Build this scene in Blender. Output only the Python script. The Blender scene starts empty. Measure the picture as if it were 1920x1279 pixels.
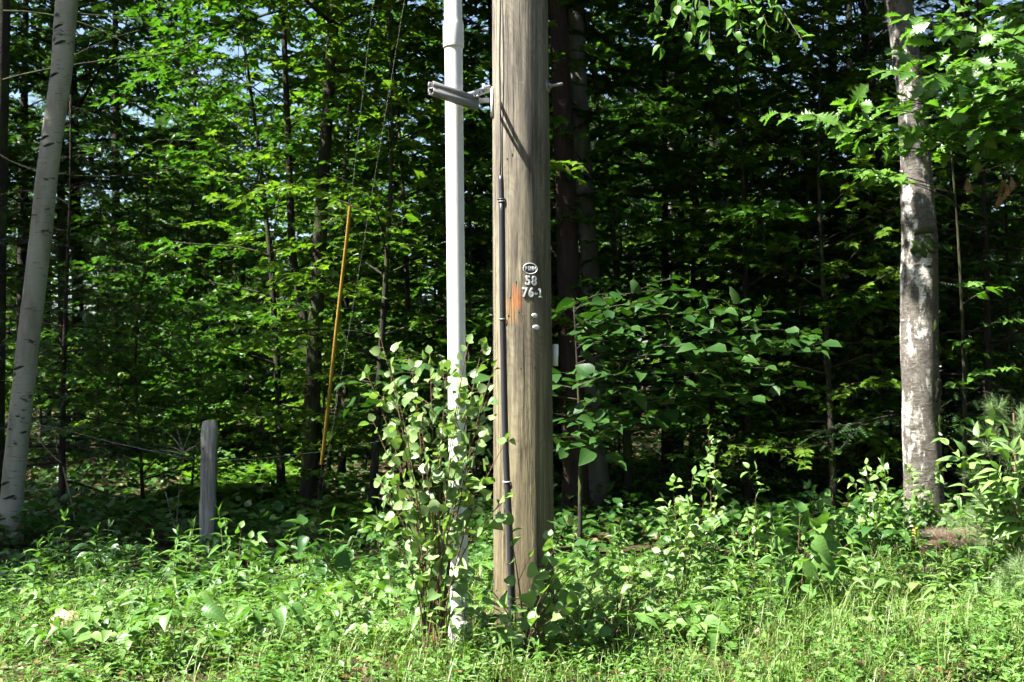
import bpy, math, random
import numpy as np
from mathutils import Vector, Matrix

SC = bpy.context.scene
COL = SC.collection
R = math.radians
rng = np.random.default_rng(11)
random.seed(5)

# ------------------------------------------------------------------ camera, sky, sun, exposure
F = 2060.0                       # focal length in photograph pixels (1920 wide)
CAMZ = 1.6
PITCH = math.atan(60.5 / F)
cam_d = bpy.data.cameras.new('camera')
cam_d.sensor_width = 36.0
cam_d.lens = 36.0 * F / 1920.0
cam_d.clip_start = 0.05
cam_d.clip_end = 2000
cam_d.dof.use_dof = True
cam_d.dof.focus_distance = 6.4
cam_d.dof.aperture_fstop = 5.0
cam = bpy.data.objects.new('camera', cam_d)
COL.objects.link(cam)
cam.location = (0, 0, CAMZ)
cam.rotation_euler = (R(90) + PITCH, 0, 0)
SC.camera = cam

SUN_EL = R(52)
SUN_AZ = R(66)                   # towards -X from the direction facing the camera (-Y)
sdir = Vector((-math.sin(SUN_AZ) * math.cos(SUN_EL), -math.cos(SUN_AZ) * math.cos(SUN_EL), math.sin(SUN_EL)))
world = bpy.data.worlds.new('World')
SC.world = world
world.use_nodes = True
wn = world.node_tree.nodes
wl = world.node_tree.links
bg = wn['Background']
sky = wn.new('ShaderNodeTexSky')
sky.sky_type = 'NISHITA'
sky.sun_disc = False
sky.sun_elevation = SUN_EL
sky.sun_rotation = math.atan2(sdir.x, sdir.y)
sky.altitude = 200
sky.dust_density = 1.5
wl.new(sky.outputs[0], bg.inputs[0])
bg.inputs[1].default_value = 0.05
sl = bpy.data.lights.new('sun', 'SUN')
sl.energy = 5.0
sl.angle = R(0.53)
sl.color = (1.0, 0.965, 0.90)
sun = bpy.data.objects.new('sun', sl)
COL.objects.link(sun)
sun.rotation_euler = sdir.to_track_quat('Z', 'Y').to_euler()
sun.location = sdir * 60
SC.view_settings.view_transform = 'Standard'
SC.view_settings.look = 'None'
SC.view_settings.gamma = 1.0
SC.view_settings.exposure = 2.55
SC.view_settings.use_curve_mapping = False
cy = SC.cycles
cy.max_bounces = 3
cy.diffuse_bounces = 2
cy.glossy_bounces = 2
cy.transmission_bounces = 2
cy.transparent_max_bounces = 4
cy.sample_clamp_indirect = 4.0
cy.use_adaptive_sampling = True
cy.adaptive_threshold = 0.035
cy.adaptive_min_samples = 10
cy.use_denoising = True
cy.caustics_reflective = False
cy.caustics_refractive = False
try:
    cy.denoiser = 'OPENIMAGEDENOISE'
    cy.denoising_input_passes = 'RGB_ALBEDO_NORMAL'
    cy.denoising_prefilter = 'ACCURATE'
except Exception:
    pass


def P(px, py, Y):
    """the world point at depth Y that the photograph shows at pixel (px, py)"""
    a = (px - 960.0) / F
    b = (639.5 - py) / F
    dy = math.cos(PITCH) - b * math.sin(PITCH)
    dz = math.sin(PITCH) + b * math.cos(PITCH)
    t = Y / dy
    return Vector((a * t, Y, CAMZ + dz * t))


# ------------------------------------------------------------------ node helpers
def new_mat(name):
    m = bpy.data.materials.new(name)
    m.use_nodes = True
    nt = m.node_tree
    nt.nodes.clear()
    return m, nt


class NT:
    def __init__(s, nt):
        s.nt = nt

    def n(s, kind, **kw):
        nd = s.nt.nodes.new(kind)
        for k, v in kw.items():
            setattr(nd, k, v)
        return nd

    def l(s, a, b):
        s.nt.links.new(a, b)

    def math(s, op, a, b=None, c=None, clamp=False):
        nd = s.n('ShaderNodeMath', operation=op, use_clamp=clamp)
        for i, v in enumerate((a, b, c)):
            if v is None:
                continue
            if isinstance(v, (int, float)):
                nd.inputs[i].default_value = v
            else:
                s.l(v, nd.inputs[i])
        return nd.outputs[0]

    def mix(s, fac, a, b, blend='MIX'):
        nd = s.n('ShaderNodeMix', data_type='RGBA', blend_type=blend)
        for i, v in ((0, fac), (6, a), (7, b)):
            if isinstance(v, (int, float)):
                nd.inputs[i].default_value = v
            elif isinstance(v, tuple):
                nd.inputs[i].default_value = (*v, 1) if len(v) == 3 else v
            else:
                s.l(v, nd.inputs[i])
        return nd.outputs[2]

    def ramp(s, fac, stops):
        nd = s.n('ShaderNodeValToRGB')
        cr = nd.color_ramp
        while len(cr.elements) < len(stops):
            cr.elements.new(0.5)
        for e, (p, c) in zip(cr.elements, stops):
            e.position = p
            e.color = (*c, 1) if isinstance(c, tuple) else (c, c, c, 1)
        s.l(fac, nd.inputs[0])
        return nd.outputs[0]

    def noise(s, vec, scale=(1, 1, 1), loc=(0, 0, 0), sc=5, detail=4, rough=0.6, dist=0.0):
        mp = s.n('ShaderNodeMapping')
        mp.inputs['Scale'].default_value = scale
        mp.inputs['Location'].default_value = loc
        s.l(vec, mp.inputs[0])
        t = s.n('ShaderNodeTexNoise')
        t.inputs['Scale'].default_value = sc
        t.inputs['Detail'].default_value = detail
        t.inputs['Roughness'].default_value = rough
        t.inputs['Distortion'].default_value = dist
        s.l(mp.outputs[0], t.inputs['Vector'])
        return t.outputs[0]

    def princ(s, color, rough=0.7, spec=0.3, metal=0.0, bump=None, bstr=0.3, bdist=0.01):
        b = s.n('ShaderNodeBsdfPrincipled')
        for key, v in (('Base Color', color), ('Roughness', rough), ('Specular IOR Level', spec), ('Metallic', metal)):
            if isinstance(v, (int, float)):
                b.inputs[key].default_value = v
            elif isinstance(v, tuple):
                b.inputs[key].default_value = (*v, 1)
            else:
                s.l(v, b.inputs[key])
        if bump is not None:
            bp = s.n('ShaderNodeBump')
            bp.inputs['Strength'].default_value = bstr
            bp.inputs['Distance'].default_value = bdist
            s.l(bump, bp.inputs['Height'])
            s.l(bp.outputs[0], b.inputs['Normal'])
        return b.outputs[0]

    def out(s, sh):
        o = s.n('ShaderNodeOutputMaterial')
        s.l(sh, o.inputs[0])


MATS = {}


def leaf_mat(name, c1, c2, trans=0.38, gloss=0.35, rough=0.42, veins=False, brown=0.0, tcol=(1.2, 1.42, 0.42)):
    m, nt = new_mat(name)
    k = NT(nt)
    oi = k.n('ShaderNodeObjectInfo')
    ge = k.n('ShaderNodeNewGeometry')
    rnd = k.math('FRACT', k.math('ADD', oi.outputs['Random'], ge.outputs['Random Per Island']))
    col = k.mix(rnd, c1, c2)
    if brown > 0:
        r2 = k.math('FRACT', k.math('MULTIPLY', rnd, 37.7))
        col = k.mix(k.math('LESS_THAN', r2, brown), col, (0.11, 0.075, 0.03))
    bump = None
    if veins:
        tc = k.n('ShaderNodeTexCoord')
        sx = k.n('ShaderNodeSeparateXYZ')
        k.l(tc.outputs['Object'], sx.inputs[0])
        ax = k.math('ABSOLUTE', sx.outputs[0])
        mid = k.math('SUBTRACT', 1.0, k.math('SMOOTH_MIN', k.math('MULTIPLY', ax, 45.0), 1.0, 0.1), clamp=True)
        ph = k.math('SUBTRACT', k.math('MULTIPLY', sx.outputs[1], 50.0), k.math('MULTIPLY', ax, 38.0))
        sv = k.math('POWER', k.math('MULTIPLY', k.math('ADD', k.math('SINE', ph), 1.0), 0.5), 6.0)
        v = k.math('MAXIMUM', mid, k.math('MULTIPLY', sv, 0.3))
        col = k.mix(k.math('MULTIPLY', v, 0.4), col, (c2[0] * 1.9, c2[1] * 1.6, c2[2] * 1.7))
        nz = k.noise(tc.outputs['Object'], sc=6, detail=2)
        col = k.mix(k.math('MULTIPLY', nz, 0.5), col, (c1[0] * .55, c1[1] * .6, c1[2] * .5))
        bump = k.math('SUBTRACT', 0.0, v)
    colf = k.mix(k.math('MULTIPLY', ge.outputs['Backfacing'], 0.35), col, (c2[0] * 1.6 + .03, c2[1] * 1.35 + .03, c2[2] * 1.8 + .03))
    pr = k.princ(colf, rough, gloss, bump=bump, bstr=0.12, bdist=0.02)
    tl = k.n('ShaderNodeBsdfTranslucent')
    k.l(k.mix(1.0, col, tcol, 'MULTIPLY'), tl.inputs[0])
    mx = k.n('ShaderNodeMixShader')
    mx.inputs[0].default_value = trans
    k.l(pr, mx.inputs[1])
    k.l(tl.outputs[0], mx.inputs[2])
    k.out(mx.outputs[0])
    MATS[name] = m
    return m


def plain(name, col, rough=0.6, spec=0.3, metal=0.0, var=0.25, sc=20, bstr=0.15):
    m, nt = new_mat(name)
    k = NT(nt)
    tc = k.n('ShaderNodeTexCoord')
    nz = k.noise(tc.outputs['Object'], sc=sc, detail=5, rough=0.65)
    c = k.mix(nz, tuple(x * (1 - var) for x in col), tuple(min(1, x * (1 + var)) for x in col))
    k.out(k.princ(c, rough, spec, metal, bump=nz, bstr=bstr, bdist=0.004))
    MATS[name] = m
    return m


def bark_mat(name, c1, c2, zs=6.0, xs=30.0, bstr=0.9, moss=0.0, bdist=0.02):
    m, nt = new_mat(name)
    k = NT(nt)
    tc = k.n('ShaderNodeTexCoord')
    g = k.noise(tc.outputs['Object'], (xs, xs, zs), sc=1, detail=6, rough=0.65, dist=0.6)
    b = k.noise(tc.outputs['Object'], (3, 3, 1.2), sc=1, detail=4)
    c = k.ramp(g, [(0.3, c1), (0.65, c2)])
    c = k.mix(k.math('MULTIPLY', b, 0.6), c, tuple(x * .55 for x in c1))
    if moss > 0:
        ms = k.ramp(k.noise(tc.outputs['Object'], (4, 4, 2), (3, 1, 7), sc=1, detail=6), [(0.52 - moss * .2, 0.0), (0.62, 1.0)])
        c = k.mix(k.math('MULTIPLY', ms, 0.8), c, (0.045, 0.06, 0.015))
    k.out(k.princ(c, 0.9, 0.15, bump=g, bstr=bstr, bdist=bdist))
    MATS[name] = m
    return m


def birch_mat(name, white, mossy):
    m, nt = new_mat(name)
    k = NT(nt)
    tc = k.n('ShaderNodeTexCoord')
    o = tc.outputs['Object']
    lent = k.ramp(k.noise(o, (7, 7, 60), sc=1, detail=5, rough=0.6, dist=.4), [(0.60, 0.0), (0.68, 1.0)])
    fine = k.noise(o, (12, 12, 160), sc=1, detail=3, rough=0.6)
    pat = k.noise(o, (6, 6, 1.6), (1, 2, 3), sc=1, detail=6, rough=0.6)
    c = k.mix(fine, tuple(x * .6 for x in white), white)
    c = k.mix(k.ramp(pat, [(0.47, 0.0), (0.66, 0.75)]), c, (0.15, 0.14, 0.105))
    c = k.mix(k.math('MULTIPLY', lent, 0.85), c, (0.045, 0.038, 0.03))
    scar = k.ramp(k.noise(o, (5, 5, 12), (4, 0, 1), sc=1, detail=6, rough=.65), [(0.60, 0.0), (0.66, 1.0)])
    c = k.mix(scar, c, (0.03, 0.025, 0.02))
    if mossy:
        ge = k.n('ShaderNodeNewGeometry')
        sx = k.n('ShaderNodeSeparateXYZ')
        k.l(ge.outputs['Normal'], sx.inputs[0])
        mz = k.noise(o, (9, 9, 3.5), (2, 5, 0), sc=1, detail=7, rough=0.7)
        side = k.math('ADD', k.math('MULTIPLY', sx.outputs[0], 0.28), mz)
        mo = k.ramp(side, [(0.47, 0.0), (0.58, 1.0)])
        mc = k.mix(fine, (0.05, 0.06, 0.018), (0.12, 0.13, 0.04))
        c = k.mix(mo, c, mc)
        dk = k.ramp(k.noise(o, (7, 7, 2.2), (9, 9, 2), sc=1, detail=7, rough=0.7), [(0.43, 0.0), (0.49, 1.0)])
        c = k.mix(k.math('MULTIPLY', dk, 0.9), c, (0.075, 0.065, 0.052))
    h = k.math('SUBTRACT', fine, k.math('MULTIPLY', lent, 0.8))
    if mossy:
        pl = k.noise(o, (16, 16, 26), (3, 3, 3), sc=1, detail=6, rough=0.75, dist=0.8)
        spk = k.ramp(pl, [(0.44, 1.0), (0.52, 0.0)])
        c = k.mix(k.math('MULTIPLY', spk, 0.75), c, (0.06, 0.05, 0.04))
        h = k.math('ADD', h, k.math('MULTIPLY', pl, 2.5))
    k.out(k.princ(c, 0.75, 0.2, bump=h, bstr=0.8 if mossy else 0.5, bdist=0.012 if mossy else 0.006))
    MATS[name] = m
    return m


def pole_mat():
    m, nt = new_mat('weathered_pole_wood')
    k = NT(nt)
    tc = k.n('ShaderNodeTexCoord')
    o = tc.outputs['Object']
    sx = k.n('ShaderNodeSeparateXYZ')
    k.l(o, sx.inputs[0])
    # growth-ring figure: rings around an off-centre, wandering pith give cathedral grain
    warp = k.noise(o, (2.2, 2.2, 0.9), sc=1, detail=3, rough=0.5)
    ring = k.math('ADD', k.math('MULTIPLY', sx.outputs[0], 9.0), k.math('MULTIPLY', warp, 26.0))
    ring = k.math('ADD', k.math('MULTIPLY', k.math('SINE', k.math('MULTIPLY', ring, 8.5)), 0.5), 0.5)
    ring = k.math('POWER', ring, 2.5)
    fib = k.noise(o, (90, 90, 2.5), sc=1, detail=5, rough=0.7)
    fib2 = k.noise(o, (48, 48, 0.8), (1, 4, 2), sc=1, detail=6, rough=0.65, dist=0.3)
    blot = k.noise(o, (11, 11, 1.3), (0, 3, 1), sc=1, detail=7, rough=0.68)
    c = k.ramp(fib2, [(0.25, (0.062, 0.052, 0.037)), (0.48, (0.178, 0.159, 0.119)), (0.75, (0.295, 0.270, 0.210))])
    c = k.mix(k.math('MULTIPLY', fib, 0.45), c, (0.12, 0.107, 0.088))
    c = k.mix(k.math('MULTIPLY', ring, 0.30), c, (0.085, 0.073, 0.06))
    c = k.mix(k.ramp(blot, [(0.46, 0.0), (0.64, 0.85)]), c, (0.06, 0.052, 0.046))
    # greenish-yellow tint of the lower half, grey higher up
    zf = k.ramp(k.math('DIVIDE', sx.outputs[2], 4.0), [(0.25, 1.0), (0.8, 0.0)])
    c = k.mix(k.math('MULTIPLY', zf, 0.75), c, k.mix(1.0, c, (1.0, 0.93, 0.64), 'MULTIPLY'))
    # olive tint on the right side: algae, plus shade painted into the colour
    shade_algae = k.math('ADD', k.math('MULTIPLY', sx.outputs[0], 5.0), k.math('MULTIPLY', blot, 0.8))
    c = k.mix(k.ramp(shade_algae, [(0.72, 0.0), (1.0, 0.55)]), c, (0.075, 0.07, 0.036))
    # brown damp foot
    ft = k.ramp(k.math('ADD', sx.outputs[2], k.math('MULTIPLY', blot, 0.5)), [(0.55, 1.0), (1.05, 0.0)])
    c = k.mix(k.math('MULTIPLY', ft, 0.7), c, (0.06, 0.038, 0.022))
    # checks: thin long vertical cracks
    ck = k.noise(o, (34, 34, 0.55), (7, 1, 3), sc=1, detail=4, rough=0.6)
    ck = k.ramp(k.math('ABSOLUTE', k.math('SUBTRACT', ck, 0.5)), [(0.0, 1.0), (0.022, 0.0)])
    ckm = k.ramp(k.noise(o, (8, 8, 1.5), (2, 2, 2), sc=1, detail=2), [(0.44, 0.0), (0.54, 1.0)])
    ck = k.math('MULTIPLY', ck, ckm)
    c = k.mix(k.math('MULTIPLY', ck, 0.85), c, (0.035, 0.03, 0.025))
    # short horizontal nicks left by climbing irons
    nk = k.ramp(k.noise(o, (14, 14, 130), (5, 0, 9), sc=1, detail=2), [(0.70, 0.0), (0.74, 1.0)])
    c = k.mix(k.math('MULTIPLY', nk, 0.4), c, (0.34, 0.31, 0.26))
    # orange sprayed paint mark, squarish above and run out below
    def blob(cx, cz, hx, hz, soft):
        dx = k.math('DIVIDE', k.math('ABSOLUTE', k.math('SUBTRACT', sx.outputs[0], cx)), hx)
        dz = k.math('DIVIDE', k.math('ABSOLUTE', k.math('SUBTRACT', sx.outputs[2], cz)), hz)
        d = k.math('MAXIMUM', dx, dz)
        d = k.math('ADD', d, k.math('MULTIPLY', k.math('SUBTRACT', k.noise(o, (22, 22, 12), sc=1, detail=4), 0.5), soft))
        return k.ramp(k.math('ADD', d, k.math('MULTIPLY', k.math('SUBTRACT', fib2, 0.5), 1.0)), [(0.45, 1.0), (1.05, 0.0)])
    front = k.math('LESS_THAN', sx.outputs[1], 0.0)
    b1 = k.math('MULTIPLY', blob(-0.045, 2.075, 0.034, 0.085, 0.9), front)
    b2 = k.math('MULTIPLY', blob(-0.070, 1.995, 0.055, 0.095, 1.8), front)
    c = k.mix(k.math('MULTIPLY', b2, 0.45), c, (0.26, 0.14, 0.045))
    c = k.mix(k.math('MULTIPLY', b1, 0.6), c, (0.27, 0.095, 0.035))
    h = k.math('SUBTRACT', k.math('ADD', fib, k.math('MULTIPLY', fib2, 0.6)), k.math('MULTIPLY', ck, 2.0))
    k.out(k.princ(c, 0.88, 0.15, bump=h, bstr=0.55, bdist=0.006))
    MATS['pole'] = m


def ground_mat():
    m, nt = new_mat('woodland_soil')
    k = NT(nt)
    tc = k.n('ShaderNodeTexCoord')
    o = tc.outputs['Object']
    a = k.noise(o, sc=9, detail=8, rough=0.7)
    b = k.noise(o, sc=0.8, detail=4)
    c = k.ramp(a, [(0.3, (0.018, 0.012, 0.007)), (0.55, (0.05, 0.034, 0.02)), (0.75, (0.10, 0.07, 0.04))])
    c = k.mix(k.ramp(b, [(0.45, 0.0), (0.65, 0.7)]), c, (0.035, 0.05, 0.015))
    k.out(k.princ(c, 0.95, 0.1, bump=a, bstr=0.8, bdist=0.03))
    MATS['soil'] = m


def post_mat():
    m, nt = new_mat('grey_post_wood')
    k = NT(nt)
    tc = k.n('ShaderNodeTexCoord')
    o = tc.outputs['Object']
    g = k.noise(o, (70, 70, 3), sc=1, detail=6, rough=0.7)
    b = k.noise(o, (9, 9, 4), sc=1, detail=4)
    c = k.ramp(g, [(0.3, (0.07, 0.065, 0.058)), (0.6, (0.27, 0.26, 0.245))])
    c = k.mix(k.ramp(b, [(0.5, 0.0), (0.7, 0.7)]), c, (0.13, 0.11, 0.09))
    k.out(k.princ(c, 0.9, 0.15, bump=g, bstr=0.8, bdist=0.01))
    MATS['post'] = m


def pvc_mat():
    m, nt = new_mat('white_conduit_plastic')
    k = NT(nt)
    tc = k.n('ShaderNodeTexCoord')
    o = tc.outputs['Object']
    a = k.noise(o, (6, 6, 1.5), sc=1, detail=5)
    b = k.ramp(k.noise(o, (30, 30, 9), sc=1, detail=3), [(0.62, 0.0), (0.70, 1.0)])
    c = k.mix(k.math('MULTIPLY', a, 0.5), (0.60, 0.59, 0.555), (0.42, 0.415, 0.385))
    c = k.mix(k.math('MULTIPLY', b, 0.35), c, (0.42, 0.42, 0.38))
    zs_ = k.n('ShaderNodeSeparateXYZ')
    k.l(o, zs_.inputs[0])
    st = k.ramp(k.math('ADD', zs_.outputs[2], k.math('MULTIPLY', k.noise(o, (25, 25, 6), sc=1, detail=6, rough=.7), 1.3)), [(0.55, 1.0), (1.25, 0.0)])
    c = k.mix(k.math('MULTIPLY', st, 0.6), c, (0.20, 0.19, 0.12))
    k.out(k.princ(c, 0.42, 0.4, bump=a, bstr=0.05, bdist=0.002))
    MATS['pvc'] = m


pole_mat(); ground_mat(); post_mat(); pvc_mat()
plain('galvanised', (0.20, 0.20, 0.195), 0.5, 0.5, 0.4, 0.3, 60)
plain('bracket_white', (0.52, 0.52, 0.52), 0.5, 0.4, 0.15, 0.15, 40)
plain('aluminium', (0.62, 0.62, 0.60), 0.42, 0.5, 0.5, 0.25, 120)
plain('hole_dark', (0.02, 0.02, 0.02), 0.9, 0.1, 0, 0.1)
plain('black_plastic', (0.022, 0.022, 0.028), 0.38, 0.5, 0, 0.3, 30)
plain('copper_wire_dull', (0.06, 0.055, 0.05), 0.6, 0.4, 0.2, 0.3, 60)
plain('steel_wire', (0.14, 0.14, 0.13), 0.6, 0.4, 0.4, 0.2, 60)
plain('yellow_plastic', (0.20, 0.125, 0.014), 0.7, 0.3, 0, 0.5, 9)
plain('reflective_tag', (0.62, 0.66, 0.62), 0.45, 0.4, 0, 0.12, 30)
plain('tan_stone', (0.36, 0.27, 0.17), 0.9, 0.2, 0, 0.35, 14, 0.6)
plain('stem_green', (0.075, 0.10, 0.03), 0.6, 0.3, 0, 0.3, 30)
plain('stem_brown', (0.09, 0.06, 0.035), 0.8, 0.2, 0, 0.35, 40)
plain('stem_red', (0.16, 0.055, 0.03), 0.75, 0.2, 0, 0.35, 40)
plain('dead_twig', (0.18, 0.155, 0.12), 0.85, 0.2, 0, 0.3, 30)
plain('petal_yellow', (0.75, 0.42, 0.01), 0.6, 0.3, 0, 0.1, 30)
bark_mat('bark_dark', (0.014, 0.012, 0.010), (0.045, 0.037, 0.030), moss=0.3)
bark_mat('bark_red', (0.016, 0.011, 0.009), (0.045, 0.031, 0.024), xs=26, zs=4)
bark_mat('bark_beech', (0.075, 0.072, 0.062), (0.135, 0.13, 0.115), xs=8, zs=3, bstr=0.3, moss=0.15)
bark_mat('bark_pine', (0.015, 0.012, 0.010), (0.045, 0.036, 0.029), xs=20, zs=5)
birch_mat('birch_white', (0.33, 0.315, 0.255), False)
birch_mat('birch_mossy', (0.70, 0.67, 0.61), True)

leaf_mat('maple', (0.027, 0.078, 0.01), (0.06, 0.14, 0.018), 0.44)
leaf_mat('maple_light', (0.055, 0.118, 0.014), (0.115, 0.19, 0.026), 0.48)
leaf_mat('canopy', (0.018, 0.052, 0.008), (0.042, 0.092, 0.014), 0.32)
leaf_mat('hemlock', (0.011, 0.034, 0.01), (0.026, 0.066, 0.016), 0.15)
leaf_mat('aspen', (0.105, 0.19, 0.06), (0.21, 0.3, 0.105), 0.34, veins=True, gloss=0.45)
leaf_mat('oak', (0.055, 0.14, 0.018), (0.11, 0.22, 0.03), 0.42, veins=True, gloss=0.5, rough=0.36)
leaf_mat('dogwood', (0.016, 0.053, 0.01), (0.038, 0.092, 0.018), 0.30, veins=True, gloss=0.22, rough=.5)
leaf_mat('beech', (0.06, 0.155, 0.022), (0.12, 0.235, 0.036), 0.42, veins=True)
leaf_mat('herb', (0.06, 0.145, 0.03), (0.125, 0.235, 0.05), 0.33, veins=True, gloss=0.4)
leaf_mat('herb_dark', (0.028, 0.085, 0.02), (0.06, 0.14, 0.03), 0.30, veins=True, gloss=0.4)
leaf_mat('herb_pale', (0.1, 0.195, 0.055), (0.18, 0.29, 0.08), 0.33, veins=True, gloss=0.4)
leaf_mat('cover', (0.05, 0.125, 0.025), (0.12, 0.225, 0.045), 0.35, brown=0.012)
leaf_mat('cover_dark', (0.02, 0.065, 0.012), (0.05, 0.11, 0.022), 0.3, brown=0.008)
leaf_mat('herb_pale_cover', (0.075, 0.165, 0.04), (0.15, 0.255, 0.065), 0.33, brown=0.02)
leaf_mat('grass', (0.06, 0.13, 0.022), (0.15, 0.22, 0.05), 0.38, brown=0.02)
leaf_mat('fern', (0.07, 0.16, 0.02), (0.14, 0.24, 0.035), 0.45)
leaf_mat('pine', (0.085, 0.155, 0.05), (0.16, 0.25, 0.085), 0.15)
leaf_mat('litter', (0.09, 0.05, 0.025), (0.22, 0.14, 0.07), 0.15, tcol=(1, .8, .5))
leaf_mat('dead_leaf', (0.16, 0.085, 0.035), (0.30, 0.19, 0.09), 0.25, tcol=(1, .8, .5))
leaf_mat('dry_needle', (0.075, 0.055, 0.04), (0.26, 0.19, 0.135), 0.1, tcol=(1, .8, .5))


# ------------------------------------------------------------------ object helpers
def tag(o, label=None, cat=None, group=None, kind=None):
    for key, v in (('label', label), ('category', cat), ('group', group), ('kind', kind)):
        if v:
            o[key] = v
    return o


def empty(name, loc=(0, 0, 0), rz=0.0):
    o = bpy.data.objects.new(name, None)
    o.empty_display_size = 0.1
    o.location = loc
    o.rotation_euler = (0, 0, rz)
    COL.objects.link(o)
    return o


def link(name, me, parent=None, mat=None):
    if mat is not None and not me.materials:
        me.materials.append(MATS[mat])
    o = bpy.data.objects.new(name, me)
    COL.objects.link(o)
    if parent is not None:
        o.parent = parent
    return o


def raw_mesh(name, verts, loops, starts, smooth=False):
    me = bpy.data.meshes.new(name)
    me.vertices.add(len(verts))
    me.vertices.foreach_set('co', np.asarray(verts, dtype=np.float32).ravel())
    me.loops.add(len(loops))
    me.loops.foreach_set('vertex_index', np.asarray(loops, dtype=np.int32))
    me.polygons.add(len(starts))
    me.polygons.foreach_set('loop_start', np.asarray(starts, dtype=np.int32))
    if smooth:
        me.polygons.foreach_set('use_smooth', np.ones(len(starts), dtype=bool))
    me.update(calc_edges=True)
    return me


def unit(v):
    v = np.asarray(v, dtype=float)
    return v / np.maximum(np.linalg.norm(v, axis=-1, keepdims=True), 1e-9)


class MB:
    """collects tubes, boxes and loose faces of ONE part"""
    def __init__(s):
        s.v = []
        s.f = []

    def add(s, verts, faces):
        o = len(s.v)
        s.v.extend([tuple(map(float, p)) for p in verts])
        s.f.extend([tuple(i + o for i in f) for f in faces])

    def tube(s, pts, radii, sides=6, cap=True, wob=0.0):
        pts = np.array([tuple(p) for p in pts], dtype=float)
        n = len(pts)
        if np.isscalar(radii):
            radii = [radii] * n
        tang = unit(np.gradient(pts, axis=0))
        ref = np.array([0, 1.0, 0]) if abs(tang[0][2]) > 0.8 else np.array([0, 0, 1.0])
        verts = []
        u = None
        for i in range(n):
            t = tang[i]
            if u is None:
                u = unit(np.cross(t, ref))
            else:
                u = unit(u - t * np.dot(u, t))
            w = np.cross(t, u)
            for j in range(sides):
                a = 2 * math.pi * j / sides
                r = radii[i] * (1 + (random.uniform(-wob, wob) if wob else 0))
                verts.append(pts[i] + r * (math.cos(a) * u + math.sin(a) * w))
        faces = []
        for i in range(n - 1):
            for j in range(sides):
                k = (j + 1) % sides
                faces.append((i * sides + j, i * sides + k, (i + 1) * sides + k, (i + 1) * sides + j))
        if cap:
            faces.append(tuple(range(sides - 1, -1, -1)))
            faces.append(tuple((n - 1) * sides + j for j in range(sides)))
        s.add(verts, faces)

    def box(s, c, ex, ey, ez):
        """centre and three half-axis vectors"""
        c, ex, ey, ez = (np.array(tuple(q), float) for q in (c, ex, ey, ez))
        v = [c + a * ex + b * ey + d * ez for d in (-1, 1) for b in (-1, 1) for a in (-1, 1)]
        s.add(v, [(0, 2, 3, 1), (4, 5, 7, 6), (0, 1, 5, 4), (2, 6, 7, 3), (0, 4, 6, 2), (1, 3, 7, 5)])

    def mesh(s, name, smooth=False):
        loops = [i for f in s.f for i in f]
        starts = np.cumsum([0] + [len(f) for f in s.f[:-1]])
        return raw_mesh(name, s.v, loops, starts, smooth)

    def build(s, name, mat, parent=None, smooth=False):
        return link(name, s.mesh(name, smooth), parent, mat)


# ------------------------------------------------------------------ leaf shapes: base at origin, along +Y, length 1
def strip_leaf(ts, ws, fold=0.35, droop=0.15, sweep=0.0, twist=0.0, wave=0.0, seed=0):
    r = random.Random(seed)
    verts, faces = [], []
    n = len(ts)
    ids = []
    for i, (t, w) in enumerate(zip(ts, ws)):
        z0 = -droop * t * t
        row = []
        if w <= 1e-6:
            verts.append((0, t, z0)); row = [len(verts) - 1] * 3
        else:
            sw = sweep if (0 < i < n - 1 and i % 2 == 0) else 0
            a = twist * (t - .5)
            for sgn in (-1, 0, 1):
                z = z0 + fold * w * abs(sgn) + a * w * sgn + (r.uniform(-wave, wave) if sgn else 0)
                verts.append((sgn * w * (1 + (r.uniform(-.08, .08) if sgn else 0)), t + sw * abs(sgn), z))
                row.append(len(verts) - 1)
        ids.append(row)
    for i in range(n - 1):
        a, b = ids[i], ids[i + 1]
        for q in (0, 1):
            f = [a[q], a[q + 1], b[q + 1], b[q]]
            g = []
            for x in f:
                if x not in g:
                    g.append(x)
            if len(g) > 2:
                faces.append(tuple(g))
    return np.array(verts, float), faces


T7 = [0, .12, .3, .5, .7, .87, 1]
LEAF = {
    'round': (T7, [0, .34, .47, .46, .35, .15, 0]),
    'ovate': (T7, [0, .2, .32, .31, .22, .09, 0]),
    'broad': (T7, [0, .25, .37, .36, .25, .11, 0]),
    'heart': (T7, [0, .36, .44, .38, .26, .10, 0]),
    'lance': (T7, [0, .08, .125, .125, .095, .045, 0]),
    'lance_broad': (T7, [0, .11, .19, .19, .14, .06, 0]),
    'oak': ([0, .09, .2, .27, .36, .43, .53, .59, .69, .75, .85, .91, 1],
            [0, .05, .20, .09, .31, .13, .40, .16, .36, .15, .22, .10, 0]),
}


def leaf_meshes(kind, mat, n=4, fold=0.3, droop=0.2, sweep=0.0, wave=0.02):
    out = []
    for i in range(n):
        v, f = strip_leaf(*LEAF[kind], fold=fold * (.4 + .45 * i), droop=droop * (.3 + .6 * i), sweep=sweep, twist=(-.3 + .2 * i), wave=wave, seed=i)
        loops = [q for p in f for q in p]
        starts = np.cumsum([0] + [len(p) for p in f[:-1]])
        me = raw_mesh('leaf_' + kind, v, loops, starts, True)
        me.materials.append(MATS[mat])
        out.append(me)
    return out


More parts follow.
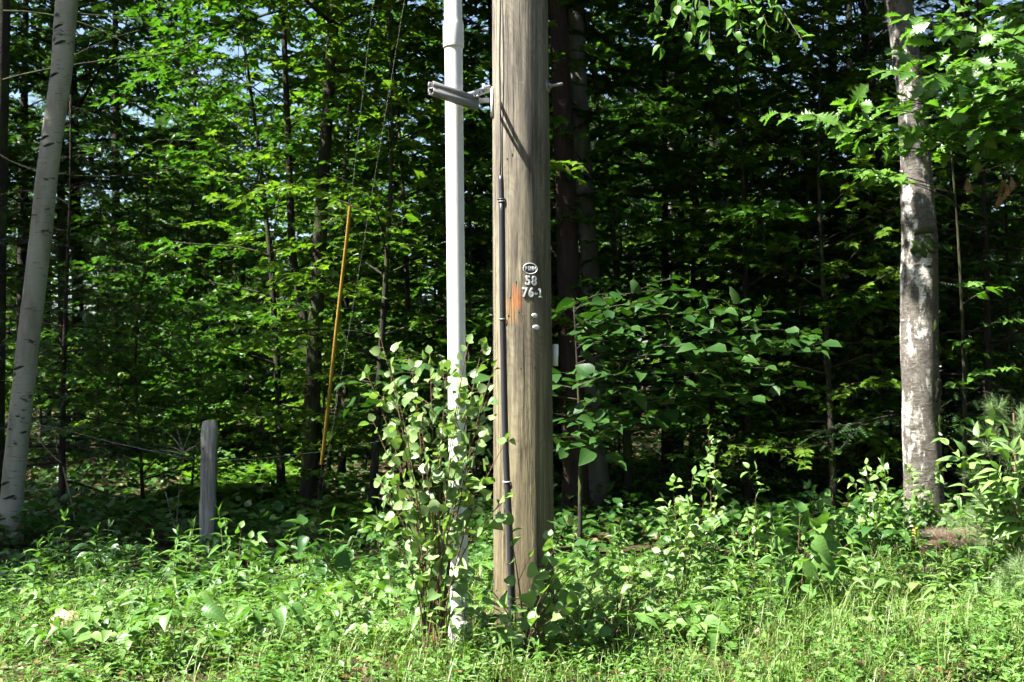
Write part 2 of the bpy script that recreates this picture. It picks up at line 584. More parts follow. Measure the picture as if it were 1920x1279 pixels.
TPL = {
    'simple': (np.array([(0, 0, 0), (-.27, .3, .06), (-.22, .65, .03), (0, 1, -.12), (.22, .65, .03), (.27, .3, .06)], float),
               [(0, 3, 2, 1), (0, 5, 4, 3)]),
    'roundish': (np.array([(0, 0, 0), (-.40, .3, .08), (-.34, .68, .04), (0, 1, -.12), (.34, .68, .04), (.40, .3, .08)], float),
                 [(0, 3, 2, 1), (0, 5, 4, 3)]),
    'maple': (np.array([(0, 0, 0), (-.33, .05, -.03), (-.26, .27, .03), (-.52, .55, -.06), (-.18, .58, .04), (0, 1, -.12),
                        (.18, .58, .04), (.52, .55, -.06), (.26, .27, .03), (.33, .05, -.03)], float),
              [(0, 5, 4, 3, 2, 1), (0, 9, 8, 7, 6, 5)]),
    'needle': (np.array([(-.006, 0, 0), (.006, 0, 0), (0, 1, -.04)], float), [(0, 1, 2)]),
}
TPL_LANCE = (np.array([(0, 0, 0), (-.07, .45, .02), (0, 1, -.1), (.07, .45, .02)], float), [(0, 3, 2, 1)])
TPL_LANCE2 = (np.array([(0, 0, 0), (-.13, .4, .03), (0, 1, -.15), (.13, .4, .03)], float), [(0, 2, 1), (0, 3, 2)])
# a flat hemlock twiglet: short needles to both sides of an axis
_hv, _hf = [], []
for _i in range(6):
    _y = .08 + _i * .155
    _l = .20 * (1 - .55 * abs(_i - 2) / 4)
    for _s in (-1, 1):
        _o = len(_hv)
        _hv += [(0, _y - .042, 0), (0, _y + .042, 0), (_s * _l, _y + .07, -.02)]
        _hf.append((_o, _o + 1, _o + 2))
TPL['hemlock'] = (np.array(_hv, float), _hf)
# a fern pinna
TPL['pinna'] = (np.array([(-.05, 0, 0), (.05, 0, 0), (.085, .35, .01), (0, 1, -.1), (-.085, .35, .01)], float), [(0, 1, 2, 3, 4)])


def merged(name, tpl, pos, d, n, size, wid=None):
    """one mesh of many leaves from frames"""
    tv, tf = TPL[tpl] if isinstance(tpl, str) else tpl
    pos = np.asarray(pos, float); d = unit(d); n = np.asarray(n, float)
    x = unit(np.cross(d, n)); z = np.cross(x, d)
    size = np.asarray(size, float)
    w = size if wid is None else size * np.asarray(wid)
    N = len(pos); V = len(tv)
    co = (pos[:, None, :] + tv[None, :, 0, None] * (x * w[:, None])[:, None, :]
          + tv[None, :, 1, None] * (d * size[:, None])[:, None, :]
          + tv[None, :, 2, None] * (z * size[:, None])[:, None, :]).reshape(-1, 3)
    tl = np.array([i for f in tf for i in f])
    ts = np.cumsum([0] + [len(f) for f in tf[:-1]])
    loops = (tl[None, :] + (np.arange(N) * V)[:, None]).ravel()
    starts = (ts[None, :] + (np.arange(N) * len(tl))[:, None]).ravel()
    return raw_mesh(name, co, loops, starts, False)


TPL_OAK = strip_leaf(*LEAF['oak'], fold=.25, droop=.2, sweep=.07)


class Frames:
    def __init__(s):
        s.p, s.d, s.n, s.s = [], [], [], []

    def add(s, p, d, n, size):
        s.p.append(np.atleast_2d(p)); s.d.append(np.atleast_2d(d)); s.n.append(np.atleast_2d(n)); s.s.append(np.atleast_1d(size))

    def get(s):
        return np.concatenate(s.p), np.concatenate(s.d), np.concatenate(s.n), np.concatenate(s.s)

    def __len__(s):
        return sum(len(q) for q in s.s)


def leaf_matrix(p, d, n, size):
    d = Vector(d).normalized(); n = Vector(n)
    x = d.cross(n)
    if x.length < 1e-4:
        x = Vector((1, 0, 0))
    x.normalize(); z = x.cross(d)
    m = Matrix(((x.x * size, d.x * size, z.x * size, p[0]), (x.y * size, d.y * size, z.y * size, p[1]),
                (x.z * size, d.z * size, z.z * size, p[2]), (0, 0, 0, 1)))
    return m


def hang_leaves(parent, leaves, meshes, limit=298, rest_tpl='roundish', mat=None):
    """the first LIMIT leaves (largest in view first) as parts, others joined"""
    for i, (p, d, n, s) in enumerate(leaves[:limit]):
        o = bpy.data.objects.new('leaf', random.choice(meshes))
        COL.objects.link(o)
        o.parent = parent
        o.matrix_basis = leaf_matrix(p, d, n, s)
    rest = leaves[limit:]
    if rest:
        me = merged('foliage', rest_tpl, [r[0] for r in rest], [r[1] for r in rest], [r[2] for r in rest], [r[3] for r in rest])
        me.materials.append(meshes[0].materials[0])
        o = link('foliage', me, parent)
        o['kind'] = 'stuff'


# ------------------------------------------------------------------ ground
def gz(x, y):
    x = np.asarray(x, float); y = np.asarray(y, float)
    h = 0.03 * np.sin(x * 1.7 + y * .6) * np.cos(y * 1.3 - x * .4) + 0.05 * np.sin(x * .31 + 1) * np.sin(y * .23)
    h = h + 0.10 * np.exp(-((y - 5.7) / 1.3) ** 2)
    h = h + 0.24 * np.exp(-(((x - 4.0) / 1.2) ** 2 + ((y - 8.7) / .9) ** 2))
    h = h + 0.35 * np.clip((y - 14) / 30, 0, 1) ** 1.2
    h = h - 0.12 * np.clip((3.5 - y) / 2, 0, 1)
    return h


def ground():
    def axis(lo, hi, a, b, n):
        return np.unique(np.concatenate([np.linspace(lo, a, 14), np.linspace(a, b, n), np.linspace(b, hi, 14)]))
    xs = axis(-250, 250, -14, 14, 113)
    ys = axis(-60, 400, 2, 26, 97)
    X, Y = np.meshgrid(xs, ys)
    Z = gz(X, Y)
    v = np.stack([X, Y, Z], -1).reshape(-1, 3)
    nx, ny = len(xs), len(ys)
    i = np.arange(nx * ny).reshape(ny, nx)
    q = np.stack([i[:-1, :-1], i[:-1, 1:], i[1:, 1:], i[1:, :-1]], -1).reshape(-1, 4)
    me = raw_mesh('ground', v, q.ravel(), np.arange(len(q)) * 4, True)
    o = link('ground', me, None, 'soil')
    tag(o, 'dark soil and leaf litter under the woods and verge', 'ground', kind='structure')


ground()

# ------------------------------------------------------------------ utility pole with its fittings
POLE = empty('utility_pole', (0.073, 6.3, -0.05))
tag(POLE, 'weathered round wooden utility pole with oval plate and metal numbers', 'pole')


def pole_axis(z):
    return np.array([-0.0072 * z, 0, z])


def pole_r(z):
    return 0.1745 - 0.0034 * z


def pole_pt(th, z, off=0.0):
    """local point on the pole's surface; th = angle right of the side facing the camera"""
    r = pole_r(z) + off
    return pole_axis(z) + np.array([r * math.sin(th), -r * math.cos(th), 0])


def zpx(py, Y=6.13):
    return P(975, py, Y).z + 0.05


mb = MB()
S = 48
zs = np.concatenate([np.linspace(-.5, 4.5, 60), np.linspace(4.7, 11.8, 20)])
vs, fs = [], []
for i, z in enumerate(zs):
    for j in range(S):
        a = 2 * math.pi * j / S
        wob = 0.0016 * math.sin(3 * a + z * .7) + 0.0012 * math.sin(7 * a - z * 1.9) + 0.0008 * math.sin(17 * a + 2 * math.sin(z))
        vs.append(pole_pt(a, z, wob))
for i in range(len(zs) - 1):
    for j in range(S):
        k = (j + 1) % S
        fs.append((i * S + j, i * S + k, (i + 1) * S + k, (i + 1) * S + j))
fs.append(tuple(range(S - 1, -1, -1)))
fs.append(tuple((len(zs) - 1) * S + j for j in range(S)))
mb.add(vs, fs)
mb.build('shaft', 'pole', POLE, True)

# ground wires and the black half-round guard that runs down to the soil
def th_at(px, py, cx):
    return math.asin(max(-.95, min(.95, (px - cx) / 55.0)))


def pcx(py):
    return 975 + 9.5 * py / 1240.0


for (x0, x1) in ((932.5, 938), (941.5, 943)):
    m_ = MB()
    pts = [pole_pt(th_at(x0 + (x1 - x0) * (py + 1800) / 2130.0 + 1.2 * math.sin(py * .02 + x0), py, pcx(py)), zpx(py), 0.004) for py in np.linspace(-1800, 332, 60)]
    m_.tube(pts, 0.0032, 6)
    m_.build('ground_wire', 'copper_wire_dull', POLE, True)
path = [(326, 940), (375, 941.5), (600, 943.5), (760, 947), (860, 950), (960, 955), (1080, 959), (1260, 962)]
def gx(py):
    return float(np.interp(py, [p[0] for p in path], [p[1] for p in path]))
m_ = MB()
m_.tube([pole_pt(th_at(gx(py), py, pcx(py)), zpx(py), 0.006) for py in np.linspace(372, 1262, 40)], 0.0145, 10)
m_.build('cable_guard', 'black_plastic', POLE, True)
m_ = MB()
m_.tube([pole_pt(th_at(gx(py), py, pcx(py)), zpx(py), 0.007) for py in np.linspace(326, 378, 6)], 0.0125, 10)
m_.build('guard_top', 'black_plastic', POLE, True)
for py, mat in ((372, 'black_plastic'), (376, 'galvanised'), (598, 'galvanised'), (904, 'bracket_white')):
    m_ = MB()
    c = th_at(gx(py), py, pcx(py))
    pts = []
    for q in np.linspace(-1, 1, 13):
        pts.append(pole_pt(c + q * .13, zpx(py), 0.002 + .0215 * math.sqrt(max(0, 1 - q * q))))
    m_.tube(pts, 0.0035 if py > 372 else 0.005, 6)
    m_.build('guard_strap', mat, POLE, True)


def surface_frame(th, z, off):
    p = pole_pt(th, z, off)
    nrm = np.array([math.sin(th), -math.cos(th), 0])
    right = np.array([math.cos(th), math.sin(th), 0])
    return Matrix(((right[0], 0, nrm[0], p[0]), (right[1], 0, nrm[1], p[1]), (right[2], 1, nrm[2], p[2]), (0, 0, 0, 1)))


def disc(name, mat, px, py, rx, ry, thick, parent=POLE, off=0.0, rim=0.0):
    m_ = MB()
    n = 32
    ring = [(math.cos(2 * math.pi * i / n), math.sin(2 * math.pi * i / n)) for i in range(n)]
    prof = [(1.0, -.012), (1.0, thick)] + ([(1 - rim, thick), (1 - rim * 1.35, thick * .35)] if rim else [(0.8, thick * 1.25)])
    v = [(c * rx * s, q * ry * s, z) for s, z in prof for c, q in ring]
    f = []
    for k in range(len(prof) - 1):
        for i in range(n):
            j = (i + 1) % n
            f.append((k * n + i, k * n + j, (k + 1) * n + j, (k + 1) * n + i))
    f.append(tuple((len(prof) - 1) * n + i for i in range(n)))
    m_.add(v, f)
    o = m_.build(name, mat, parent)
    o.matrix_basis = surface_frame(th_at(px, py, pcx(py)), zpx(py), off)
    return o


def letter(name, ch, size, mat, parent, M, bold=0.0, ext=0.002, sx=1.0):
    cu = bpy.data.curves.new('t', 'FONT')
    cu.body = ch
    cu.size = size
    cu.extrude = ext
    cu.offset = bold
    cu.bevel_depth = 0.0006
    cu.align_x = 'CENTER'
    cu.align_y = 'CENTER'
    to = bpy.data.objects.new('t', cu)
    COL.objects.link(to)
    bpy.context.view_layer.update()
    me = bpy.data.meshes.new_from_object(to.evaluated_get(bpy.context.evaluated_depsgraph_get()))
    bpy.data.objects.remove(to)
    bpy.data.curves.remove(cu)
    me.name = name
    me.materials.clear()
    o = link(name, me, parent, mat)
    o.matrix_basis = M @ Matrix.Diagonal((sx, 1, 1, 1))
    return o


plain('plate_grey', (0.085, 0.085, 0.09), 0.5, 0.4, 0.4, 0.3, 60)
CR = random.Random(3)
for i in range(26):
    th0 = CR.uniform(-1.3, 1.3); z0 = CR.uniform(.3, 3.6); L_ = CR.uniform(.12, .8); w0 = CR.uniform(.0007, .0019)
    m_ = MB()
    v, f = [], []
    k_ = 9
    for a in range(k_):
        q = a / (k_ - 1)
        tt = th0 + .012 * math.sin(q * 5 + i) + .01 * CR.uniform(-1, 1)
        ww = w0 * math.sin(math.pi * min(.97, max(.03, q))) * CR.uniform(.6, 1.2)
        for sg in (-1, 0, 1):
            v.append(pole_pt(tt + sg * ww / .17, z0 + L_ * q, .0032 if sg else .0026))
    for a in range(k_ - 1):
        f += [(a * 3, a * 3 + 1, a * 3 + 4, a * 3 + 3), (a * 3 + 1, a * 3 + 2, a * 3 + 5, a * 3 + 4)]
    m_.add(v, f)
    m_.build('drying_crack', 'hole_dark', POLE)
for i in range(9):
    disc('staple_hole', 'hole_dark', CR.uniform(945, 1020), CR.uniform(120, 1000), .003, .0045, .0035)
plate = disc('owner_plate', 'plate_grey', 993.5, 503.5, 0.0425, 0.0315, 0.003)
m_ = MB()
m_.tube([(0.0405 * math.cos(q), 0.0295 * math.sin(q), 0.004) for q in np.linspace(0, 2 * math.pi, 41)], 0.0026, 6, cap=False)
m_.build('plate_rim', 'aluminium', plate, True)
plate['label'] = 'oval metal plate with raised letters'
for i, ch in enumerate('PSNH'):
    letter('letter', ch, 0.030, 'aluminium', plate, Matrix.Translation((-0.0245 + i * 0.0163, -0.001, 0.0035)), 0.0004, 0.002, 0.72)
for ch, px, py in (('5', 989, 526.5), ('8', 1000.5, 527), ('7', 983.5, 549), ('6', 995, 549), ('-', 1004, 548.5)):
    letter('number_digit', ch, 0.072, 'aluminium', POLE, surface_frame(th_at(px, py, pcx(py)), zpx(py), 0.004), 0.0016, 0.003, 0.85)
m_ = MB()
m_.box((0, 0, .003), (.0045, 0, 0), (0, .0245, 0), (0, 0, .003)); m_.box((0, -.0225, .0032), (.0125, 0, 0), (0, .0035, 0), (0, 0, .003)); m_.box((-.007, .0195, .0031), (.007, .0035, 0), (-.002, .004, 0), (0, 0, .003))
o = m_.build('number_digit', 'aluminium', POLE); o.matrix_basis = surface_frame(th_at(1011.5, 548.5, pcx(548)), zpx(548.5), .001)
disc('nail_disc', 'aluminium', 1001.5, 591.5, 0.0165, 0.0125, 0.005)
disc('nail_disc', 'aluminium', 1004, 613.5, 0.0195, 0.0135, 0.007)
# knot scars and a nail
for px, py, s in ((961, 290, .010), (954, 592, .006), (1002, 690, .007)):
    disc('nail_hole', 'hole_dark', px, py, s * .55, s, 0.0012)
m_ = MB()
a = pole_pt(-1.43, zpx(590), -.01); b = pole_pt(-1.43, zpx(588), .022)
m_.tube([a, b], 0.004, 6); m_.build('nail', 'copper_wire_dull', POLE)
# pale marker strip nailed edge-on to the side away from the sun
m_ = MB()
M = surface_frame(1.62, zpx(665), 0.0)
c0 = pole_pt(1.62, zpx(665), 0.006)
ax = np.array([math.sin(1.15), -math.cos(1.15), 0])
m_.box(c0 + ax * .014, ax * .019, np.array([-ax[1], ax[0], 0]) * .0012, (0.0012, 0, .062))
m_.build('marker_strip', 'reflective_tag', POLE)
# through-bolt with square washer on the other side
m_ = MB()
tb = 1.22
nrm = np.array([math.sin(tb), -math.cos(tb), 0]); rgt = np.array([math.cos(tb), math.sin(tb), 0])
zb = zpx(152)
c0 = pole_pt(tb, zb, .003)
m_.box(c0, rgt * .03, (0, 0, .03), nrm * .004)
m_.build('square_washer', 'galvanised', POLE)
m_ = MB()
ang = [2 * math.pi * i / 6 for i in range(6)]
hexv = [c0 + nrm * q + .016 * (math.cos(t) * rgt + math.sin(t) * np.array([0, 0, 1])) for q in (.003, .02) for t in ang]
m_.add(hexv, [tuple(range(5, -1, -1)), tuple(range(6, 12))] + [(i, (i + 1) % 6, 6 + (i + 1) % 6, 6 + i) for i in range(6)])
m_.build('bolt_nut', 'galvanised', POLE)
m_ = MB()
bd = unit(np.array([1.0, -.35, .08]))
m_.tube([c0 - bd * .02, c0 + bd * .088], .0085, 10)
m_.build('bolt', 'galvanised', POLE)

# ------------------------------------------------------------------ white conduit beside the pole
CY = 5.86
cb_ = P(862, 1236, CY); ct_ = P(849.5, 0, CY)
cdir = (ct_ - cb_).normalized()
COND = empty('conduit_riser', cb_)
tag(COND, 'tall white plastic conduit pipe rising beside the wooden pole', 'pipe')


def ring_profile(prof, d, sides=32, o=(0, 0, 0)):
    m_ = MB()
    u = Vector((1, 0, 0)); u = (u - d * u.dot(d)).normalized(); w = d.cross(u)
    v, f = [], []
    for r, h in prof:
        for j in range(sides):
            a = 2 * math.pi * j / sides
            v.append(Vector(o) + d * h + u * (r * math.cos(a)) + w * (r * math.sin(a)))
    for i in range(len(prof) - 1):
        for j in range(sides):
            k = (j + 1) % sides
            f.append((i * sides + j, i * sides + k, (i + 1) * sides + k, (i + 1) * sides + j))
    m_.add(v, f)
    return m_


def hpx(py):
    return (P(855, py, CY) - cb_).dot(cdir)


rp = .0484
ring_profile([(rp, -.3), (rp, hpx(88)), (rp, hpx(88) + .02)], cdir).build('lower_pipe', 'pvc', COND, True)
h0, h1 = hpx(90), hpx(42)
ring_profile([(rp * .9, h0 + .002), (rp + .0065, h0), (rp + .0075, h0 + .004), (rp + .0075, h1 - .02), (rp + .006, h1 - .008), (rp, h1 + .018), (rp, h1 + .9), (rp, 6.9)], cdir).build('bell_section', 'pvc', COND, True)
h0, h1 = hpx(1236), hpx(1163)
ring_profile([(rp + .0115, h0 - .25), (rp + .0115, h1 - .012), (rp + .008, h1), (rp * .97, h1 + .004)], cdir).build('base_coupling', 'pvc', COND, True)

# ------------------------------------------------------------------ strut and standoff bracket between pole and conduit
A = P(808, 165, 5.52)
B = P(893, 194, 5.82)
sd = (B - A).normalized()
sx_ = sd.cross(Vector((0, 0, 1))).normalized()
su = sx_.cross(sd).normalized()
BR = empty('conduit_bracket', A)
tag(BR, 'galvanised strut channel and bolted arm holding the white conduit off the pole', 'bracket')
m_ = MB()
Ls = (B - A).length
# back-to-back channel: two C profiles, each web + two flanges + lips
def bar(x0, x1, z0, z1, l0=0.0, l1=None):
    l1 = Ls if l1 is None else l1
    m_.box(sd * ((l0 + l1) / 2) + sx_ * ((x0 + x1) / 2) + su * ((z0 + z1) / 2), sx_ * ((x1 - x0) / 2), su * ((z1 - z0) / 2), sd * ((l1 - l0) / 2))
t = .0028
hw = .0185
for sg in (1, -1):
    zz = lambda a, b: (min(sg * a, sg * b), max(sg * a, sg * b))
    bar(-hw, hw, *zz(.0002, t))
    bar(-hw, -hw + t, *zz(t, .033)); bar(hw - t, hw, *zz(t, .033))
    bar(-hw + t, -hw + .010, *zz(.033 - t, .033)); bar(hw - .010, hw - t, *zz(.033 - t, .033))
    bar(-hw + .007, -hw + .010, *zz(.024, .033 - t)); bar(hw - .010, hw - .007, *zz(.024, .033 - t))
m_.build('strut_channel', 'galvanised', BR)
# clamp strap round the conduit
cc = cb_ + cdir * hpx(176) - A
m_ = ring_profile([(rp + .001, -.014), (rp + .0035, -.014), (rp + .0035, .014), (rp + .001, .014)], cdir, 32, cc + Vector((0, 0, 0)))
m_.build('pipe_clamp', 'galvanised', BR, True)
# vertical mounting plate on the pole
pc = Vector(pole_pt(-1.42, zpx(186, 6.2), .004)) + POLE.location - A
n_ = Vector((-math.sin(1.42), -math.cos(1.42), 0)); tn = Vector((0, 0, 1)).cross(n_)
m_ = MB(); m_.box(pc, tn * .030, Vector((0, 0, .083)), n_ * .0045); m_.build('mounting_plate', 'bracket_white', BR)
# upper and lower arms from the plate to the strut, each a bent plate with holes
def arm(name, p0, p1, hh, th):
    m_ = MB()
    d = (p1 - p0).normalized(); w = Vector((0, 0, 1)); s = d.cross(w).normalized()
    m_.box((p0 + p1) / 2, d * ((p1 - p0).length / 2), w * hh, s * th)
    o = m_.build(name, 'bracket_white', BR)
    return d, s
p1 = Vector((P(919, 166, 6.15))) - A
p0 = Vector((P(871, 183, 5.76))) - A
d, s = arm('bracket_arm', p0, p1, .020, .0025)
for q in (.22, .55, .82):
    m_ = MB(); c = p0.lerp(p1, q)
    sgn = -1 if s.y > 0 else 1
    m_.tube([c + s * sgn * .001, c + s * sgn * .0032], .0055, 10); m_.build('bolt_hole', 'hole_dark', BR)
m_ = MB(); c = P(907, 165, 6.02) - A
m_.box(c, d * .005, Vector((0, 0, .024)), s * .006); m_.build('bracket_lug', 'bracket_white', BR)
p2 = Vector((P(893, 189, 5.84))) - A; p3 = Vector((P(917, 188, 6.16))) - A
d2, s2 = arm('lower_arm', p2, p3, .014, .0025)
for px, py in ((889, 184), (896, 183)):
    m_ = MB(); c = P(px, py, 5.80) - A
    m_.tube([c, c + Vector((0, -.03, 0))], .0075, 6); m_.build('bolt', 'galvanised', BR)
# ------------------------------------------------------------------ guy wires with yellow guard
anc = P(585, 1029, 10.0); anc.z = float(gz(anc.x, anc.y)) - .02
top1 = Vector((0.0, 6.3, 11.3)); top2 = Vector((0.02, 6.32, 7.7))
GUY = empty('guy_anchor', anc)
tag(GUY, 'yellow plastic guard tube on slanting steel guy strands behind the conduit', 'guy wire')
for tp in (top1, top2):
    v = tp - anc
    m_ = MB(); m_.tube([Vector((0, 0, -.1)), v * .02, v * .5, v], .0016, 6); m_.build('guy_strand', 'steel_wire', GUY, True)
v = (top1 - anc).normalized()
g0 = None
m_ = MB()
# guard as an open half-round shell, slightly flared
u = v.cross(Vector((0, 1, 0))).normalized(); w = v.cross(u)
prof = []
za, zb_ = (P(600, 868, 9.9).z - anc.z) / v.z, (P(647, 398, 9.4).z - anc.z) / v.z
vv, ff = [], []
ns, nl_ = 14, 8
for i in range(nl_):
    h = za + (zb_ - za) * i / (nl_ - 1)
    for j in range(ns):
        a = R(-160) + R(320) * j / (ns - 1)
        r = .0155 * (1 + .12 * math.sin(i * 1.3 + j * .4))
        vv.append(v * h + u * (r * math.cos(a)) + w * (r * math.sin(a)))
for i in range(nl_ - 1):
    for j in range(ns - 1):
        ff.append((i * ns + j, i * ns + j + 1, (i + 1) * ns + j + 1, (i + 1) * ns + j))
m_.add(vv, ff)
m_.build('yellow_guard', 'yellow_plastic', GUY, True)

# ------------------------------------------------------------------ grey fence post and wire
pb = P(388, 1029, 10.0); pt_ = P(391, 790, 10.0)
pb.z = float(gz(pb.x, pb.y)) - .03
FP = empty('fence_post', pb)
tag(FP, 'weathered grey square wooden fence post standing in shade', 'fence post')
m_ = MB()
hgt = pt_.z - pb.z
hw = .063
lev = np.linspace(0, 1, 12)
v, f = [], []
for i, q in enumerate(lev):
    r_ = hw * (1.0 + .06 * math.sin(i * 2.1)) * (1 if q < .97 else .9)
    for (sx, sy) in ((-1, -1), (-.55, -1.03), (.5, -1.02), (1, -1), (1, 1), (-1, 1)):
        v.append((sx * r_ + .018 * q + random.uniform(-.003, .003), sy * hw * .8 + random.uniform(-.002, .002), hgt * q + (random.uniform(-.012, .012) if i == 11 else 0)))
for i in range(11):
    for j in range(6):
        k = (j + 1) % 6
        f.append((i * 6 + j, i * 6 + k, (i + 1) * 6 + k, (i + 1) * 6 + j))
f.append(tuple(66 + j for j in range(6)))
m_.add(v, f)
m_.build('post_body', 'post', FP)
m_ = MB(); m_.tube([(-.03, -.05, hgt * .80), (-.03, -.07, hgt * .79)], .006, 6); m_.build('staple', 'copper_wire_dull', FP)
wp = [P(40, 792, 10.4), P(100, 801, 10.35), P(200, 827, 10.2), P(330, 856, 9.98), P(392, 862, 9.93), P(470, 862, 10.1), P(620, 845, 10.6), P(760, 818, 11.2)]
m_ = MB(); m_.tube(wp, .0035, 5)
FW = m_.build('fence_wire', 'steel_wire', None, True)
tag(FW, 'single sagging steel fence wire stapled across the grey post', 'wire')


# ------------------------------------------------------------------ growing trees
def grow(rg, H, r0, cb, cr, nl, lsize, sp=0.085, twsp=0.3, rise0=0.1, rise1=0.9, lean=(0, 0), wig=0.15, sides=8, twig_tubes=True, limb_scale=1.0, droop=0.25, flat=0.35, prof=None, tjit=0.0, minlen=.25, axfn=None):
    wood = MB()
    fr = Frames()
    n = 12
    ph = rg.uniform(0, 6, 4)
    def axis(z):
        q = z / H
        return np.array([lean[0] * q + wig * math.sin(q * 4 + ph[0]) * q, lean[1] * q + wig * math.sin(q * 3.3 + ph[1]) * q, z])
    if axfn is not None:
        axis = axfn
    def rad(z):
        return max(.012, r0 * (1 - .92 * (z / H) ** .9)) * (1.25 if z < .12 else 1)
    zz = np.concatenate([[-.25, .0, .25], np.linspace(.8, H, n)])
    if axfn is None:
        wood.tube([axis(max(z, 0)) + (np.array([0, 0, z]) if z < 0 else 0) for z in zz], [rad(max(z, 0)) * (1.35 if z <= 0 else (1.1 if z < .5 else 1)) for z in zz], sides)
    az = rg.uniform(0, 6.28)
    for i in range(nl):
        q = (i + .5) / nl
        z = cb + (H - cb) * q * .98 + rg.uniform(-.15, .15)
        z = min(max(z, .3), H * .99)
        az += 2.4 + rg.uniform(-.5, .5)
        pr = prof(q) if prof else math.sin(math.pi * min(1, .18 + .82 * q)) ** .6 * (1 - .25 * q)
        L = max(minlen, cr * pr * rg.uniform(.65, 1.15) * limb_scale)
        rise = rise0 + (rise1 - rise0) * q + rg.uniform(-.15, .15)
        hd = np.array([math.cos(az), math.sin(az), 0])
        m = 7
        pts = []
        p = axis(z)
        d = hd * math.cos(rise) + np.array([0, 0, math.sin(rise)])
        for s in range(m):
            pts.append(p.copy())
            d = unit(d + np.array([rg.normal(0, .09), rg.normal(0, .09), rg.normal(0, .05) - droop / m]))
            p = p + d * L / (m - 1)
        pts = np.array(pts)
        lr = min(rad(z) * .45, .008 + .009 * L)
        wood.tube(pts, np.linspace(lr, .004, m), 5, cap=False)
        nt = max(2, int(L / twsp))
        for j in range(nt + 1):
            tt = .18 + .82 * (j + rg.uniform(-.3, .3)) / nt
            tt = min(max(tt, .1), 1.0)
            x = tt * (m - 1); i0 = min(int(x), m - 2); fpt = pts[i0] + (pts[i0 + 1] - pts[i0]) * (x - i0)
            ld = unit(pts[i0 + 1] - pts[i0])
            side = (1 if j % 2 else -1)
            ang = side * rg.uniform(.55, 1.15) if j < nt else 0.0
            td = np.array([ld[0] * math.cos(ang) - ld[1] * math.sin(ang), ld[0] * math.sin(ang) + ld[1] * math.cos(ang), ld[2] * .5 + rg.normal(0, flat * .6 + tjit)])
            td = unit(td)
            tl = (.16 + .34 * L * (1 - .55 * tt)) * rg.uniform(.7, 1.2)
            k = max(2, int(tl / sp))
            ts = (np.arange(k) + .7) / k
            sag = np.array([0, 0, -1.0]) * (ts ** 2 * tl * .22)[:, None]
            base = fpt + td * (ts * tl)[:, None] + sag
            if twig_tubes:
                wood.tube([fpt, fpt + td * tl * .5 + np.array([0, 0, -.05 * tl]), fpt + td * tl + np.array([0, 0, -.22 * tl])], [.005, .0035, .002], 3, cap=False)
            for sd_ in (-1, 1):
                a2 = sd_ * rg.uniform(.5, 1.1, k)
                ca, sa = np.cos(a2), np.sin(a2)
                dd = np.stack([td[0] * ca - td[1] * sa, td[0] * sa + td[1] * ca, rg.normal(-.22, .25, k)], -1)
                nn = np.stack([rg.normal(0, flat, k), rg.normal(0, flat, k), np.ones(k)], -1)
                fr.add(base + rg.normal(0, .012, (k, 3)), dd, nn, lsize * rg.uniform(.6, 1.15, k))
    return wood, fr


def copy_tree(o, loc, rz, sc=1.0):
    c = o.copy()
    COL.objects.link(c)
    c.location = loc
    c.rotation_euler = (0, 0, rz)
    c.scale = (sc, sc, sc)
    for ch in o.children:
        d = ch.copy()
        COL.objects.link(d)
        d.parent = c
    return c


def make_tree(name, label, cat, group, loc, wood, fr, tpl, lmat, bmat, rz=0.0, crown='crown'):
    o = empty(name, loc, rz)
    tag(o, label, cat, group)
    wood.build('trunk', bmat, o, True)
    me = merged(crown, tpl, *fr.get())
    me.materials.append(MATS[lmat])
    c = link(crown, me, o)
    c['kind'] = 'stuff'
    return o


RG = np.random.default_rng(23)
def on_ground(px, Y, dz=0.0):
    x = (px - 960) / F * Y
    return Vector((x, Y, float(gz(x, Y)) + dz))


GLADE = [(-4.6, 17.0, .4), (-4.1, 15.8, .4), (-3.8, 16.9, .4), (-3.2, 13.8, 2.6), (3.4, 24.0, .4), (4.0, 27.0, .4)]
def in_beam(x, y, rad_, zlo, zhi):
    """would a crown here close one of the sunlit clearings?"""
    for gi_, (gx_, gy_, gz_) in enumerate(GLADE):
        rr_ = rad_ * (1.35 if gi_ < 3 and zhi > 10 else 1)
        for z in np.arange(max(zlo, gz_ + .8), zhi, .8):
            q = (z - gz_) / sdir.z
            if (gx_ + sdir.x * q - x) ** 2 + (gy_ + sdir.y * q - y) ** 2 < rr_ ** 2:
                return True
    return False


# --- prototypes
TALL = 'tall trees forming the canopy of the woods'
UND = 'young trees filling the understory of the woods'
protos = {}
def proto(key, name, label, cat, group, tpl, lmat, bmat, **kw):
    w, f = grow(RG, **kw)
    protos[key] = [make_tree(name, label, cat, group, (0, 0, 0), w, f, tpl, lmat, bmat), False]


def put(key, x, y, rz=None, sc=1.0, label=None):
    o, used = protos[key]
    rz = RG.uniform(0, 6.28) if rz is None else rz
    loc = (x, y, float(gz(x, y)) - .02)
    if not used:
        o.location = loc; o.rotation_euler = (0, 0, rz); o.scale = (sc,) * 3
        protos[key][1] = True
        r = o
    else:
        r = copy_tree(o, loc, rz, sc)
    if label:
        r['label'] = label
    return r


